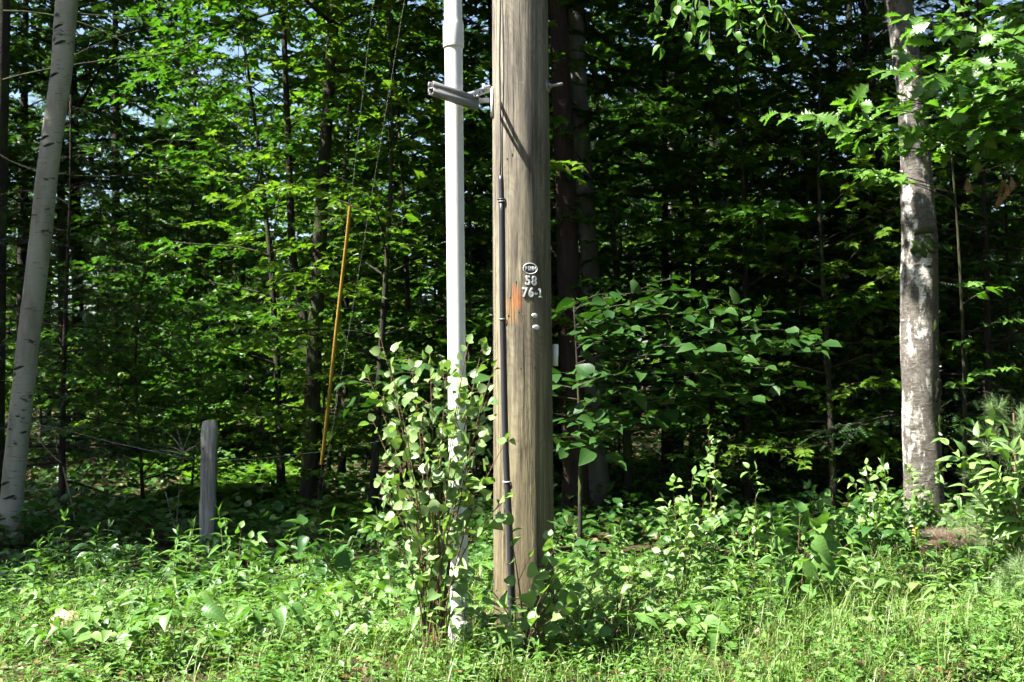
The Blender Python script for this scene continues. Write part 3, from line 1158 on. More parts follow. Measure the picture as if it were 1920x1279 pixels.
L_M = 'tall dark trunked maple with high leafy crown deep in the woods'
L_H = 'tall dark hemlock with drooping needle sprays deep in the woods'
L_S = 'slender young maple with layered bright leaves deep in the woods'
L_S2 = 'low bushy hazel with small rounded leaves among the trunks'
L_SH = 'young hemlock with dark feathery boughs among the trunks'
for i in range(3):
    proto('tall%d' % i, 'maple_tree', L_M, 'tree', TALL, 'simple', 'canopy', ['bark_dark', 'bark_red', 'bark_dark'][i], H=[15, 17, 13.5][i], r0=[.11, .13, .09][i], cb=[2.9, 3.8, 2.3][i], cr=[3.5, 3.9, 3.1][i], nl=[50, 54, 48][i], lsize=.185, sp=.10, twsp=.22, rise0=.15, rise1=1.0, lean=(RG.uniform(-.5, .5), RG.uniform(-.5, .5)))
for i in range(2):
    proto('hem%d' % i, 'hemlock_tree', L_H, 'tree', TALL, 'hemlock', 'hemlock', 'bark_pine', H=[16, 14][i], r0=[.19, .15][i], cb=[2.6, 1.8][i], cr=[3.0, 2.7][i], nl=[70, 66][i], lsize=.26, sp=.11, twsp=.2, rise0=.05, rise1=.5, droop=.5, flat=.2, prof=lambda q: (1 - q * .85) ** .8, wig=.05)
for i in range(4):
    proto('sap%d' % i, 'young_maple', L_S, 'young tree', UND, 'maple', 'maple_light' if i < 2 else 'maple', 'bark_dark', H=[5.2, 6.5, 4.2, 7.5][i], r0=[.035, .045, .03, .055][i], cb=[.6, .75, .5, .9][i], cr=[1.7, 2.0, 1.5, 2.2][i], nl=[28, 34, 24, 38][i], lsize=.125, sp=.075, twsp=.2, rise0=.15, rise1=.8, sides=6, lean=(RG.uniform(-.5, .5), RG.uniform(-.5, .5)))
for i in range(2):
    proto('haz%d' % i, 'hazel_bush', L_S2, 'bush', UND, 'roundish', 'maple_light' if i else 'maple', 'bark_dark', H=[2.6, 2.0][i], r0=.022, cb=.25, cr=[1.3, 1.1][i], nl=[32, 26][i], lsize=.08, sp=.05, twsp=.15, rise0=.5, rise1=1.0, sides=5)
proto('shem', 'young_hemlock', L_SH, 'young tree', UND, 'hemlock', 'hemlock', 'bark_pine', H=5.0, r0=.045, cb=.5, cr=1.7, nl=44, lsize=.16, sp=.08, twsp=.18, rise0=.05, rise1=.5, droop=.45, flat=.2, prof=lambda q: (1 - q * .9) ** .8, sides=6, wig=.05)

# --- trunks that can be picked out in the photograph
def pix_tree(key_kw, name, label, pxs, Y, bmat, H, cb, cr, nl, lsize, tpl, lmat, sides=14, wob=0.0, group=None, extra=None, sp=.15):
    """pxs: (py, px centre, px width) down the visible trunk at depth Y"""
    base = P(pxs[-1][1], pxs[-1][0], Y)
    zb = float(gz(base.x, Y))
    root = empty(name, (base.x, Y, zb))
    tag(root, label, 'tree', group)
    pts, rr = [], []
    for py, px, wd in reversed(pxs):
        p = P(px, py, Y)
        pts.append(Vector((p.x - base.x, 0, p.z - zb)))
        rr.append(wd / F * Y / 2)
    # root flare and continuation above the frame
    r00 = rr[0]
    keep_ = [(p, q) for p, q in zip(pts, rr) if p.z > .55]
    pts = [Vector((pts[0].x, 0, -.3)), Vector((pts[0].x, 0, .02)), Vector((pts[0].x, 0, .3))] + [p for p, q in keep_]
    rr = [r00 * 1.45, r00 * 1.2, r00 * 1.0] + [q for p, q in keep_]
    topd = (pts[-1] - pts[-2]); topd = topd / topd.z
    z1 = pts[-1].z
    for q in np.linspace(.15, 1, 8):
        pts.append(Vector((pts[-1].x + topd.x * (H - z1) / 8 * .8, pts[-1].y + RG.normal(0, .06), z1 + (H - z1) * q)))
        rr.append(max(.012, rr[-1] * .80))
    # resample with small irregularities
    P_ = np.array([tuple(p) for p in pts]); zs_ = P_[:, 2]
    zz = np.concatenate([np.linspace(-.3, min(6.2, H), 70), np.linspace(6.4, H, 14)]) if H > 6.5 else np.linspace(-.3, H, 70)
    ax_ = np.stack([np.interp(zz, zs_, P_[:, 0]), np.interp(zz, zs_, P_[:, 1]), zz], -1)
    # smooth the polyline
    for _ in range(3):
        ax_[1:-1, :2] = (ax_[:-2, :2] + ax_[1:-1, :2] * 2 + ax_[2:, :2]) / 4
    ra = np.interp(zz, zs_, rr)
    v, f = [], []
    ph = RG.uniform(0, 6, 6)
    for i, z in enumerate(zz):
        for j in range(sides):
            a = 2 * math.pi * j / sides
            k = 1 + wob * (.5 * math.sin(2 * a + z * 1.1 + ph[0]) + .35 * math.sin(3 * a - z * 2.3 + ph[1]) + .3 * math.sin(5 * a + z * 4.7 + ph[2]) + .3 * math.sin(a + z * 9 + ph[3]))
            v.append((ax_[i][0] + ra[i] * k * math.cos(a), ax_[i][1] + ra[i] * k * math.sin(a), z))
    for i in range(len(zz) - 1):
        for j in range(sides):
            k = (j + 1) % sides
            f.append((i * sides + j, i * sides + k, (i + 1) * sides + k, (i + 1) * sides + j))
    mb_ = MB(); mb_.add(v, f)
    tr = mb_.build('trunk', bmat, root, True)
    # crown
    w, fr = grow(RG, H=H, r0=rr[2], cb=cb, cr=cr, nl=nl, lsize=lsize, sp=sp, twsp=.3, rise0=.1, rise1=1.0, axfn=lambda z: np.array([np.interp(z, zz, ax_[:, 0]), np.interp(z, zz, ax_[:, 1]), z]))
    w.build('limbs', bmat, root, True)
    me = merged('crown', tpl, *fr.get()); me.materials.append(MATS[lmat])
    c = link('crown', me, root); c['kind'] = 'stuff'
    def at(z, th, off=0.0):
        i = int(np.argmin(abs(zz - z)))
        return Vector((ax_[i][0] + (ra[i] + off) * math.sin(th), ax_[i][1] - (ra[i] + off) * math.cos(th), z)), ra[i]
    return root, at, zb


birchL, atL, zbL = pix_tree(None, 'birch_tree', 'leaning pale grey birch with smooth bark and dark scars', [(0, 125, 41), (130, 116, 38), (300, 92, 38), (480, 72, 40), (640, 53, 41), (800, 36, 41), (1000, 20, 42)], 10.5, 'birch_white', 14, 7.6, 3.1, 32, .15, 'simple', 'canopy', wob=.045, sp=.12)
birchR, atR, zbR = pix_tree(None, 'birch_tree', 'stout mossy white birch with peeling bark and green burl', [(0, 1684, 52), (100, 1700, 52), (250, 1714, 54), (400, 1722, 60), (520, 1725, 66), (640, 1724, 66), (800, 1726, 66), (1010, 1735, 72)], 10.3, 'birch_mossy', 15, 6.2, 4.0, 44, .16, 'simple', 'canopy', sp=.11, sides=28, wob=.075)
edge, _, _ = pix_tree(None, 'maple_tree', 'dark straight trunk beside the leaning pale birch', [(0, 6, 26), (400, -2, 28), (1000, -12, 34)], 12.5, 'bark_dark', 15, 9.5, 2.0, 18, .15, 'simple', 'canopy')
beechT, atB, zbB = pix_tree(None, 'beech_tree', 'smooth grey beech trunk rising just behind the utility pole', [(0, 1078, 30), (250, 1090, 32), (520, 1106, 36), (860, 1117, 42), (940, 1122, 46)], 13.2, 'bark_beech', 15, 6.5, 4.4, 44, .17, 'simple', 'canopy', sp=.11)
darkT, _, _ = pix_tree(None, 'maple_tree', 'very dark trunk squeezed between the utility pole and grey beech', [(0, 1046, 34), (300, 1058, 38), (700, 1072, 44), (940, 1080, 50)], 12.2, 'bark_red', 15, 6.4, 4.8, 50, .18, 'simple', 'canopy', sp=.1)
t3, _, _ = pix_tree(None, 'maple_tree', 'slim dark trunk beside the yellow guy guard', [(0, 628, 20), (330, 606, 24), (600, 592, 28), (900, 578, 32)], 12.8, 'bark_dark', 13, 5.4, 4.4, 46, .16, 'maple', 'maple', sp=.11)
pix_tree(None, 'maple_tree', 'unseen maple added behind the utility pole to shade the mossy birch', [(0, 978, 26), (500, 980, 30), (1030, 983, 36)], 9.6, 'bark_dark', 14.5, 8.4, 2.3, 30, .17, 'simple', 'canopy', sp=.1)  # added out of sight behind the pole; its crown shades the mossy birch
t4, _, _ = pix_tree(None, 'young_maple', 'thin curved dark stem among sunlit leaves behind the fence post', [(0, 530, 10), (310, 542, 13), (480, 548, 15), (700, 590, 16), (980, 600, 18)], 13.6, 'bark_dark', 8, 4.0, 2.0, 24, .11, 'maple', 'maple_light')
for k_, (px, wd, Y, bm, lb) in enumerate(((1254, 15, 19.0, 'birch_white', 'thin pale trunk in the bright gap beyond the big leaved sapling'), (1274, 20, 18.0, 'bark_dark', 'thin black trunk in the bright gap beyond the big leaved sapling'),
                           (1300, 10, 15.0, 'bark_dark', 'thin dark pole stem against the dim hemlocks'), (1795, 34, 14.5, 'bark_red', 'dim brown trunk just behind the mossy birch'))):
    pix_tree(None, 'birch_tree' if k_ == 0 else 'maple_tree', lb, [(0, px + 8 - 10 * (k_ == 1), wd * .8), (500, px, wd * .95), (960, px - 3, wd * 1.1)], Y, bm, 13, 6.5, 2.6, 26, .15, 'simple', 'canopy')

m_ = MB()
for ax_, ay_, bx_, by_, cx_, cy_, r_ in ((6, 150, 110, 118, 330, 100, .022), (6, 20, 180, 20, 300, 130, .016), (0, 290, 60, 335, 210, 330, .018), (210, 330, 300, 325, 400, 300, .012), (110, 122, 200, 60, 330, 45, .01), (150, 25, 260, 40, 400, 20, .01)):
    a_, b_, c_ = (P(x_, y_, 12.2) - edge.location for x_, y_ in ((ax_, ay_), (bx_, by_), (cx_, cy_)))
    pts_ = [a_ * (1 - t_) ** 2 + b_ * 2 * t_ * (1 - t_) + c_ * t_ * t_ for t_ in np.linspace(0, 1, 9)]
    m_.tube(pts_, np.linspace(r_ * .65, r_ * .25, 9), 6)
m_.build('bough', 'bark_dark', edge, True)

# --- the canopy edge above and left of the view (their shade falls on the woods)
edge_spots = [(-10.0, 7.2), (-14.5, 7.4), (-19.5, 10.2), (-24.5, 10.5), (-20.5, 16),
              (6.2, 11.8), (8.8, 10.6), (12.5, 12.5), (4.9, 15.4), (9.5, 15.5), (13.5, 17), (-.1, 15.2)]
for i, (x, y) in enumerate(edge_spots):
    if in_beam(x, y, 1.9, 3, 15):
        continue
    put('tall%d' % (i % 3), x, y, sc=RG.uniform(.95, 1.15))

put('tall2', -8.8, 8.6, sc=.85)
for x, y, k_ in ((-13.8, 9.2, 'tall0'), (-8.2, 20.9, 'tall1'), (-8.1, 20.0, 'tall0'), (-8.6, 24.0, 'tall1'), (-10.6, 19.6, 'tall2'), (-11, 26, 'tall0'), (-9.8, 22, 'hem1')):
    put(k_, x, y, sc=1.0)
# unseen trees added behind and right of the camera to block low sky light
for i, (x, y) in enumerate([(-17, -7.5), (-12.5, -9), (-8.5, -7), (-4.5, -8.5), (-.5, -7.2), (3.6, -8.6), (7.8, -7), (12, -8.8), (16.5, -7.2), (-10.5, -13), (-2.5, -13), (6, -13), (21, -2), (24, 5), (9.6, 6.2), (10.2, 2.2), (9.0, -2.2)]):
    put(('tall%d' % (i % 3)) if i % 3 and i < 14 else 'hem%d' % (i % 2), x, y, sc=RG.uniform(1.0, 1.2), label='unseen tall tree added to block low sky light')

# --- deeper woods
def scatter(n, y0, y1, spread, mind, seed, keep=lambda x, y: True):
    r = np.random.default_rng(seed)
    pts = []
    tries = 0
    while len(pts) < n and tries < 6000:
        tries += 1
        y = y0 + (y1 - y0) * r.uniform() ** .8
        x = r.uniform(-1, 1) * (.5 * y + spread)
        if not keep(x, y):
            continue
        if all((x - a) ** 2 + (y - b) ** 2 > mind ** 2 for a, b in pts):
            pts.append((x, y))
    return pts


def sx_of(x, y):
    return 960 + x / y * F


for i, (x, y) in enumerate(scatter(54, 17, 46, 4, 2.6, 3)):
    px = sx_of(x, y)
    if in_beam(x, y, 2.0, 3, 15):
        continue
    if px > 1080 and RG.uniform() < .3 or (px > 620 and RG.uniform() < .3):
        put('hem%d' % (i % 2), x, y, sc=RG.uniform(.9, 1.2))
    elif px < 600 and y > 19 and RG.uniform() < .45:
        continue
    else:
        put('tall%d' % (i % 3), x, y, sc=RG.uniform(.85, 1.15))
for i, (x, y) in enumerate(scatter(78, 12.6, 34, 2, 1.25, 8, keep=lambda x, y: not (1190 < sx_of(x, y) < 1330 and y < 24))):
    px = sx_of(x, y)
    if in_beam(x, y, 1.0, 1, 5.5) or (px < 400 and i % 4 == 0):
        continue
    if px > 1130 and RG.uniform() < .15:
        put('shem', x, y, sc=RG.uniform(.8, 1.4))
    else:
        put('sap%d' % (i % 4), x, y, sc=RG.uniform(.85, 1.2))
for i, (x, y) in enumerate(scatter(50, 12.0, 26, 1, 1.0, 15, keep=lambda x, y: not (1190 < sx_of(x, y) < 1330))):
    if in_beam(x, y, 1.0, .3, 2.2):
        continue
    put('haz%d' % (i % 2), x, y, sc=RG.uniform(.7, 1.1))

for px, Y, key, sc_, lb in (
        (210, 13.2, 'sap3', 1.0, 'young maple next to the leaning pale birch'), (330, 12.6, 'sap1', .95, 'sunlit young maple directly behind the grey fence post'),
        (455, 13.0, 'sap0', 1.1, 'bright young maple between fence post and yellow guy guard'), (530, 14.2, 'sap3', 1.0, 'young maple whose leaves surround the thin curved dark stem'),
        (700, 12.2, 'sap1', 1.05, 'young maple between yellow guy guard and white conduit'), (770, 13.2, 'sap3', 1.0, 'taller shaded maple just behind the white conduit'),
        (150, 15.0, 'sap1', 1.15, 'maple crossed by the dark boughs near the pale birch'), (390, 16.0, 'sap3', 1.1, 'high layered maple above the fern clearing'),
        (640, 15.5, 'sap1', 1.2, 'leafy maple behind the slim dark trunk'), (1180, 13.0, 'sap3', 1.0, 'shaded maple beside the smooth grey beech'),
        (1400, 12.6, 'sap3', .95, 'young maple above the far tips of the broad leaved sapling'), (1560, 12.0, 'sap1', 1.0, 'shaded leafy maple close beside the mossy birch'),
        (1480, 14.2, 'sap3', 1.0, 'tall maple rising between two shaded leafy maples'), (1630, 13.4, 'hem1', .6, 'half grown hemlock right behind the mossy birch'),
        (1250, 15.6, 'hem1', .62, 'half grown hemlock above the bright gap with two thin trunks'), (1340, 13.6, 'sap3', 1.1, 'leafy maple behind the thin dark pole stem'),
        (1850, 12.2, 'shem', 1.3, 'young hemlock behind the soft needled pine sapling'), (1900, 13.5, 'sap2', 1.2, 'young maple behind the oak boughs'),
        (1640, 14.0, 'sap2', 1.4, 'broad low maple beyond the mossy birch'), (1450, 15.6, 'sap2', 1.5, 'broad maple deep behind the broad leaved sapling'), (1700, 14.5, 'sap3', 1.1, 'large leafy maple behind the dim brown trunk'), (850, 14.0, 'shem', 1.4, 'young hemlock hidden mostly behind the white conduit'),
        (120, 12.2, 'shem', .95, 'young hemlock in the gloom right beside the pale birch'), (255, 13.2, 'shem', .8, 'small dark hemlock between pale birch and fence post'),
        (60, 14.0, 'sap2', 1.2, 'young maple between the dark straight trunk and pale birch'), (900, 12.5, 'sap2', 1.1, 'small maple in the gap between conduit and pole')):
    if not in_beam((px - 960) / F * Y, Y, 1.0, 1.2, 5):
        put(key, (px - 960) / F * Y, Y, sc=sc_, label=lb)

# --- far wood closing the view: too far to tell trees apart
def far_wood():
    r = np.random.default_rng(77)
    n = 42000
    th = r.uniform(-.85, .85, n)
    rad_ = r.uniform(46, 62, n)
    x = rad_ * np.sin(th); y = rad_ * np.cos(th)
    clump = 8 + 5 * np.sin(th * 17) + 3 * np.sin(th * 41 + 1)
    clump = np.where(x > -8, clump + 4, clump - 1)
    z = r.uniform(0, 1, n) ** .8 * np.clip(clump, 3, 20)
    d = np.stack([r.normal(0, 1, n), r.normal(0, 1, n), r.normal(-.4, .5, n)], -1)
    nn = np.stack([r.normal(0, .5, n), r.normal(0, .5, n), np.ones(n)], -1)
    me = merged('far_woods', 'roundish', np.stack([x, y, z], -1), d, nn, r.uniform(.35, .8, n))
    me.materials.append(MATS['canopy'])
    o = link('far_woods', me)
    tag(o, 'distant mass of green woodland foliage closing the view', 'woods', kind='stuff')


far_wood()


# ------------------------------------------------------------------ leafy plants close enough to pick their leaves apart
LM = {
    'aspen': leaf_meshes('round', 'aspen', 5, .25, .15, wave=.03),
    'oak': leaf_meshes('oak', 'oak', 5, .22, .22, sweep=.07, wave=.02),
    'dogwood': leaf_meshes('broad', 'dogwood', 5, .18, .16),
    'beech': leaf_meshes('ovate', 'beech', 4, .25, .2),
    'herb': leaf_meshes('ovate', 'herb', 5, .35, .3),
    'herb_dark': leaf_meshes('broad', 'herb_dark', 4, .35, .3),
    'pale': leaf_meshes('ovate', 'herb_pale', 4, .3, .25),
    'round': leaf_meshes('round', 'herb_pale', 4, .3, .2),
    'lance': leaf_meshes('lance', 'herb', 4, .5, .35),
    'lance_pale': leaf_meshes('lance', 'herb_pale', 4, .5, .35),
    'heart': leaf_meshes('heart', 'herb', 4, .35, .35),
    'lance_broad': leaf_meshes('lance_broad', 'herb_pale', 4, .3, .3),
    'dead': leaf_meshes('oak', 'dead_leaf', 3, .6, .5, sweep=.05, wave=.06),
}


def bez(a, b, c, n=8):
    a, b, c = Vector(a), Vector(b), Vector(c)
    return [a * (1 - t) ** 2 + b * 2 * t * (1 - t) + c * t * t for t in np.linspace(0, 1, n)]


def along(pts, t):
    x = t * (len(pts) - 1)
    i = min(int(x), len(pts) - 2)
    return pts[i].lerp(pts[i + 1], x - i), (pts[i + 1] - pts[i]).normalized()


def rv(s=1.0):
    return Vector((random.gauss(0, s), random.gauss(0, s), random.gauss(0, s)))


def leafy_twig(wood, leaves, pts, r0, r1, spacing, size, t0=0.15, pet=.25, up=.6, face=None, ang=1.0, opposite=False, tip=True, droop=0.0, jit=.25):
    """a twig along PTS with stalked leaves to both sides"""
    L = sum((pts[i + 1] - pts[i]).length for i in range(len(pts) - 1))
    wood.tube(pts, np.linspace(r0, r1, len(pts)), 5, cap=False)
    n = max(1, int(L * (1 - t0) / spacing))
    side = random.choice((-1, 1))
    for i in range(n):
        t = t0 + (1 - t0) * (i + random.uniform(.3, .7)) / n
        p, d = along(pts, t)
        ref = Vector((0, 0, 1)) if abs(d.z) < .75 else Vector((math.cos(i * 2.4 + L * 50), math.sin(i * 2.4 + L * 50), 0.1))
        sdv = d.cross(ref).normalized()
        for s in ((-1, 1) if opposite else (side,)):
            ld = (d * math.cos(ang) + sdv * (s * math.sin(ang)) + rv(jit) * .6 + Vector((0, 0, .15 - droop))).normalized()
            sz = size * random.uniform(.62, 1.15) * (1 - .25 * max(0, t - .8) / .2)
            q = p + ld * (sz * pet)
            if pet > .05:
                wood.tube([p, q], [.0016, .0012], 3, cap=False)
            nr = Vector((0, 0, 1)) * up + rv(jit) + (face * (1 - up) if face is not None else Vector((0, -.2, 0)))
            ld2 = (ld + Vector((0, 0, -.25 - droop)) + rv(jit * .5)).normalized()
            leaves.append((q, ld2, nr, sz))
        side = -side
    if tip:
        p, d = along(pts, 1.0)
        leaves.append((p, (d + rv(.2)).normalized(), Vector((0, 0, 1)) + rv(.3), size * .7))


SUNF = Vector((sdir.x, sdir.y, 0)).normalized()


def plant(name, label, cat, group, loc, wood, leaves, lm, smat='stem_green', limit=298):
    o = empty(name, loc)
    tag(o, label, cat, group)
    wood.build('stem', smat, o, True)
    hang_leaves(o, leaves, LM[lm], limit, TPL_OAK if lm == 'oak' else 'roundish')
    return o


# --- the aspen sucker clump in front of the conduit
def hero():
    Y = 5.55
    base = P(822, 1262, Y)
    base.z = float(gz(base.x, Y)) - .02
    wood, leaves = MB(), []
    fork = P(818, 1205, Y) - base
    wood.tube([Vector((0, 0, -.05)), fork * .5 + Vector((.004, 0, 0)), fork], [.014, .012, .010], 8)
    tips = [(712, 628, .05), (688, 700, .1), (925, 690, .1), (735, 700, -.12), (772, 690, .06), (806, 664, -.05), (838, 690, -.14), (878, 642, .0), (905, 648, .08), (918, 735, -.02),
            (700, 790, .12), (712, 905, -.02), (900, 820, -.12), (950, 825, -.22), (950, 935, -.20), (860, 760, -.22), (790, 790, -.2), (722, 985, -.1), (870, 900, -.2), (745, 800, -.15)]
    for tx, ty, dy in tips:
        tip = P(tx, ty, Y + dy) - base
        mid = fork.lerp(tip, .45) + Vector(((818 - tx) * .0006 + random.uniform(-.02, .02), dy * .3, .06 + .1 * random.random()))
        st_ = random.choice((fork, fork + Vector((.05, .03, -.12)), fork + Vector((-.06, -.02, -.15)), fork + Vector((.02, -.05, -.1))))
        pts = bez(st_, mid, tip, 10)
        leafy_twig(wood, leaves, pts, .0055, .0018, .048, .070, t0=random.uniform(.15, .38), pet=.5, up=.35, face=SUNF, ang=.95, jit=.5)
        for k in range(3):
            t = random.uniform(.40, .9)
            p, d = along(pts, t)
            e = p + (d * .6 + Vector((random.uniform(-1, 1), random.uniform(-.7, .5), random.uniform(-.1, .5)))).normalized() * random.uniform(.07, .16)
            leafy_twig(wood, leaves, bez(p, p.lerp(e, .5) + Vector((0, 0, .01)), e, 4), .0022, .0012, .046, .068, t0=.2, pet=.5, up=.35, face=SUNF, ang=.9, jit=.5)
    # dry reddish stalks low in the clump
    dry = MB()
    for k in range(8):
        a = fork + Vector((random.uniform(-.05, .06), random.uniform(-.05, .05), random.uniform(-.1, .02)))
        e = a + Vector((random.uniform(-.07, .07), random.uniform(-.05, .05), random.uniform(.12, .42)))
        dry.tube(bez(a, a.lerp(e, .5) + rv(.012), e, 4), [.003, .0025, .002, .001], 4, cap=False)
    random.shuffle(leaves)
    o = plant('aspen_shrub', 'bright round leaved aspen shrub growing against the white conduit', 'shrub', None, base, wood, leaves, 'aspen', 'stem_brown')
    dry.build('dry_stalks', 'stem_red', o, True)


hero()


def branchy(name, label, cat, base, tips, lm, size, spacing, smat='stem_brown', up=.5, face=None, t0=.3, sub=2, r0=.006, pet=.3, jit=.3, ang=1.0, droop=0.0, opposite=False, midlift=.1, sublen=(.1, .22), group=None, limit=298):
    wood, leaves = MB(), []
    for tp in tips:
        tip = tp - base
        mid = tip * .5 + Vector((-tip.x * .25 + random.uniform(-.02, .02), random.uniform(-.03, .03), midlift * tip.length))
        pts = bez((random.uniform(-.02, .02), random.uniform(-.02, .02), -.03), mid, tip, 9)
        leafy_twig(wood, leaves, pts, r0, r0 * .3, spacing, size, t0=t0, pet=pet, up=up, face=face, jit=jit, ang=ang, droop=droop, opposite=opposite)
        for k in range(sub):
            t = random.uniform(.4, .9)
            p, d = along(pts, t)
            e = p + (d * .7 + Vector((random.uniform(-1, 1), random.uniform(-.8, .6), random.uniform(-.1, .4)))).normalized() * random.uniform(*sublen)
            leafy_twig(wood, leaves, bez(p, p.lerp(e, .5) + Vector((0, 0, .012)), e, 4), r0 * .4, r0 * .2, spacing, size * .95, t0=.25, pet=pet, up=up, face=face, jit=jit, ang=ang, droop=droop, opposite=opposite)
    random.shuffle(leaves)
    return plant(name, label, cat, group, base, wood, leaves, lm, smat, limit)


# --- bush at the pole's foot, one sprig crossing the wood
b = P(985, 1245, 5.6); b.z = float(gz(b.x, b.y))
branchy('bittersweet_bush', 'round leaved bush sprawling over the foot of the wooden pole', 'bush', b,
        [P(1062, 985, 5.5), P(1050, 1060, 5.45), P(955, 985, 5.6), P(905, 1090, 5.6), P(1020, 1110, 5.42), P(890, 1150, 5.5), P(1070, 1130, 5.45), P(945, 1140, 5.4), P(1000, 1170, 5.4), P(1090, 1060, 5.55)],
        'round', .098, .085, up=.55, face=SUNF, t0=.35, sub=1, pet=.25, jit=.35)
b = P(1150, 1215, 6.1); b.z = float(gz(b.x, b.y))
branchy('bramble_bush', 'low sunlit bramble mound just beside the pole foot', 'bush', b,
        [P(1080, 1080, 6.1), P(1120, 1060, 6.2), P(1180, 1075, 6.2), P(1230, 1100, 6.1), P(1100, 1130, 5.9), P(1160, 1120, 5.9), P(1220, 1150, 5.9), P(1060, 1170, 5.9), P(1270, 1140, 6.2)],
        'pale', .085, .06, up=.6, face=SUNF, t0=.2, sub=2, pet=.2)
# --- alternate-leaved sapling between conduit and fence post
b = P(650, 1150, 7.4); b.z = float(gz(b.x, b.y))
branchy('cherry_sapling', 'single arching sapling stem with large alternate leaves near the fence post', 'sapling', b,
        [P(566, 985, 7.4)], 'herb_dark', .16, .075, up=.5, t0=.3, sub=0, pet=.2, jit=.25, r0=.007)
b = P(650, 1205, 6.5); b.z = float(gz(b.x, b.y))
branchy('viburnum_bush', 'bushy plant with pale broad leaves beside the aspen shrub', 'bush', b,
        [P(640, 1085, 6.5), P(600, 1110, 6.5), P(580, 1170, 6.4), P(690, 1110, 6.4), P(630, 1140, 6.2), P(700, 1170, 6.3), P(570, 1200, 6.2)],
        'pale', .115, .08, up=.6, face=SUNF, t0=.2, sub=1, pet=.15)
# --- big drooping leaves
b = P(1497, 1215, 6.7); b.z = float(gz(b.x, b.y))
branchy('catalpa_seedling', 'leafy seedling with very large drooping pointed leaves in the sun', 'sapling', b,
        [P(1500, 962, 6.7), P(1540, 985, 6.6), P(1470, 1010, 6.7), P(1560, 1060, 6.6), P(1480, 1130, 6.5), P(1520, 1100, 6.6), P(1590, 1020, 6.7), P(1450, 1060, 6.6), P(1510, 1010, 6.5), P(1440, 1150, 6.5)],
        'heart', .15, .075, up=.5, face=SUNF, t0=.35, sub=1, pet=.25, jit=.3, droop=.35, r0=.006)
# --- small-leaved upright shrubs
for (px, py, Y, tips, lab) in (
        (1280, 1130, 7.2, [(1262, 905), (1300, 890), (1345, 990), (1250, 960), (1290, 960), (1320, 940), (1240, 1030)], 'upright small leaved shrub with several leaning wands in full sun'),
        (1335, 1120, 8.0, [(1328, 790), (1340, 850)], 'thin tall wand with few small leaves rising above the shrubs'),
        (1410, 1120, 7.6, [(1418, 880), (1405, 960), (1425, 1000)], 'slender sprig topped by a small leaf rosette beside the drooping seedling'),
        (1640, 1070, 8.6, [(1625, 870), (1660, 880), (1600, 905), (1690, 930), (1580, 950), (1640, 960), (1560, 985), (1620, 1000)], 'spreading small leaved shrub in front of the mossy birch'),
        (1560, 1080, 8.8, [(1520, 910), (1560, 900), (1500, 960), (1590, 940)], 'half shaded small leaved shrub between seedling and mossy birch'),
        (1735, 1050, 9.5, [(1700, 880), (1760, 870), (1730, 920), (1680, 930), (1790, 930), (1745, 950), (1710, 960), (1770, 980)], 'leafy shrub growing right against the foot of the mossy birch'),
        (450, 1190, 7.0, [(452, 990), (470, 1010), (440, 1060), (480, 1080)], 'reddish stemmed sprig with few pale leaves below the fence post'),
        (735, 1190, 6.4, [(715, 905), (700, 980), (740, 1010), (760, 1080)], 'bare stemmed twiggy sprig beside the aspen shrub')):
    b = P(px, py, Y); b.z = float(gz(b.x, b.y))
    branchy('meadowsweet_shrub', lab, 'shrub', b, [P(x, y, Y + random.uniform(-.2, .2)) for x, y in tips], 'pale' if px > 1200 else 'herb', .088, .045, up=.5, face=SUNF, t0=.3, sub=2, pet=.15, r0=.004, midlift=.0)


# --- broad leaved sapling in the shade just behind the pole
b = Vector(on_ground(1085, 8.9))
stemtop = P(1075, 560, 8.9)
wood, leaves = MB(), []
main = bez(Vector((0, 0, -.05)), (stemtop - b) * .5 + Vector((.06, .05, 0)), stemtop - b, 12)
wood.tube(main, np.linspace(.022, .007, 12), 8)
for tx, ty, Y in ((1140, 552, 8.5), (1230, 575, 8.3), (1310, 590, 8.4), (1400, 605, 8.6), (1480, 640, 8.7), (1545, 660, 8.9), (1500, 725, 8.6), (1420, 745, 8.5), (1330, 700, 8.3), (1260, 650, 8.2), (1180, 620, 8.2), (1120, 600, 8.4),
                  (1230, 790, 8.4), (1150, 800, 8.3), (1090, 790, 8.4), (1060, 840, 8.5), (1190, 740, 8.3), (1290, 760, 8.6), (1380, 660, 8.2), (1350, 560, 8.6), (1450, 585, 8.8), (1280, 545, 8.5), (1520, 620, 9.0), (1110, 700, 8.4), (1230, 700, 8.2), (1440, 690, 8.6), (1130, 830, 8.4), (700, 760, 8.9), (650, 720, 9.0), (690, 700, 9.0)):
    tip = P(tx, ty, Y) - b
    st, _ = along(main, max(.45, min(.97, (tip.z - .12) / main[-1].z)))
    mid = st.lerp(tip, .5) + Vector((0, 0, .10))
    pts = bez(st, mid, tip, 8)
    leafy_twig(wood, leaves, pts, .007, .002, .09, .165, t0=.06, pet=.15, up=.92, face=Vector((0, -1, .2)), ang=1.0, jit=.3, droop=-.08)
    for k in range(2):
        p, d = along(pts, random.uniform(.5, .9))
        e = p + Vector((random.uniform(-.35, .35), random.uniform(-.35, .15), random.uniform(-.2, .1)))
        leafy_twig(wood, leaves, bez(p, p.lerp(e, .5) + Vector((0, 0, .03)), e, 4), .003, .0015, .085, .165, t0=.2, pet=.15, up=.8, face=Vector((0, -1, .2)), jit=.3, droop=-.08)
random.shuffle(leaves)
plant('dogwood_sapling', 'shaded broad leaved sapling spreading layered boughs behind the wooden pole', 'sapling', None, b, wood, leaves, 'dogwood', 'bark_dark')

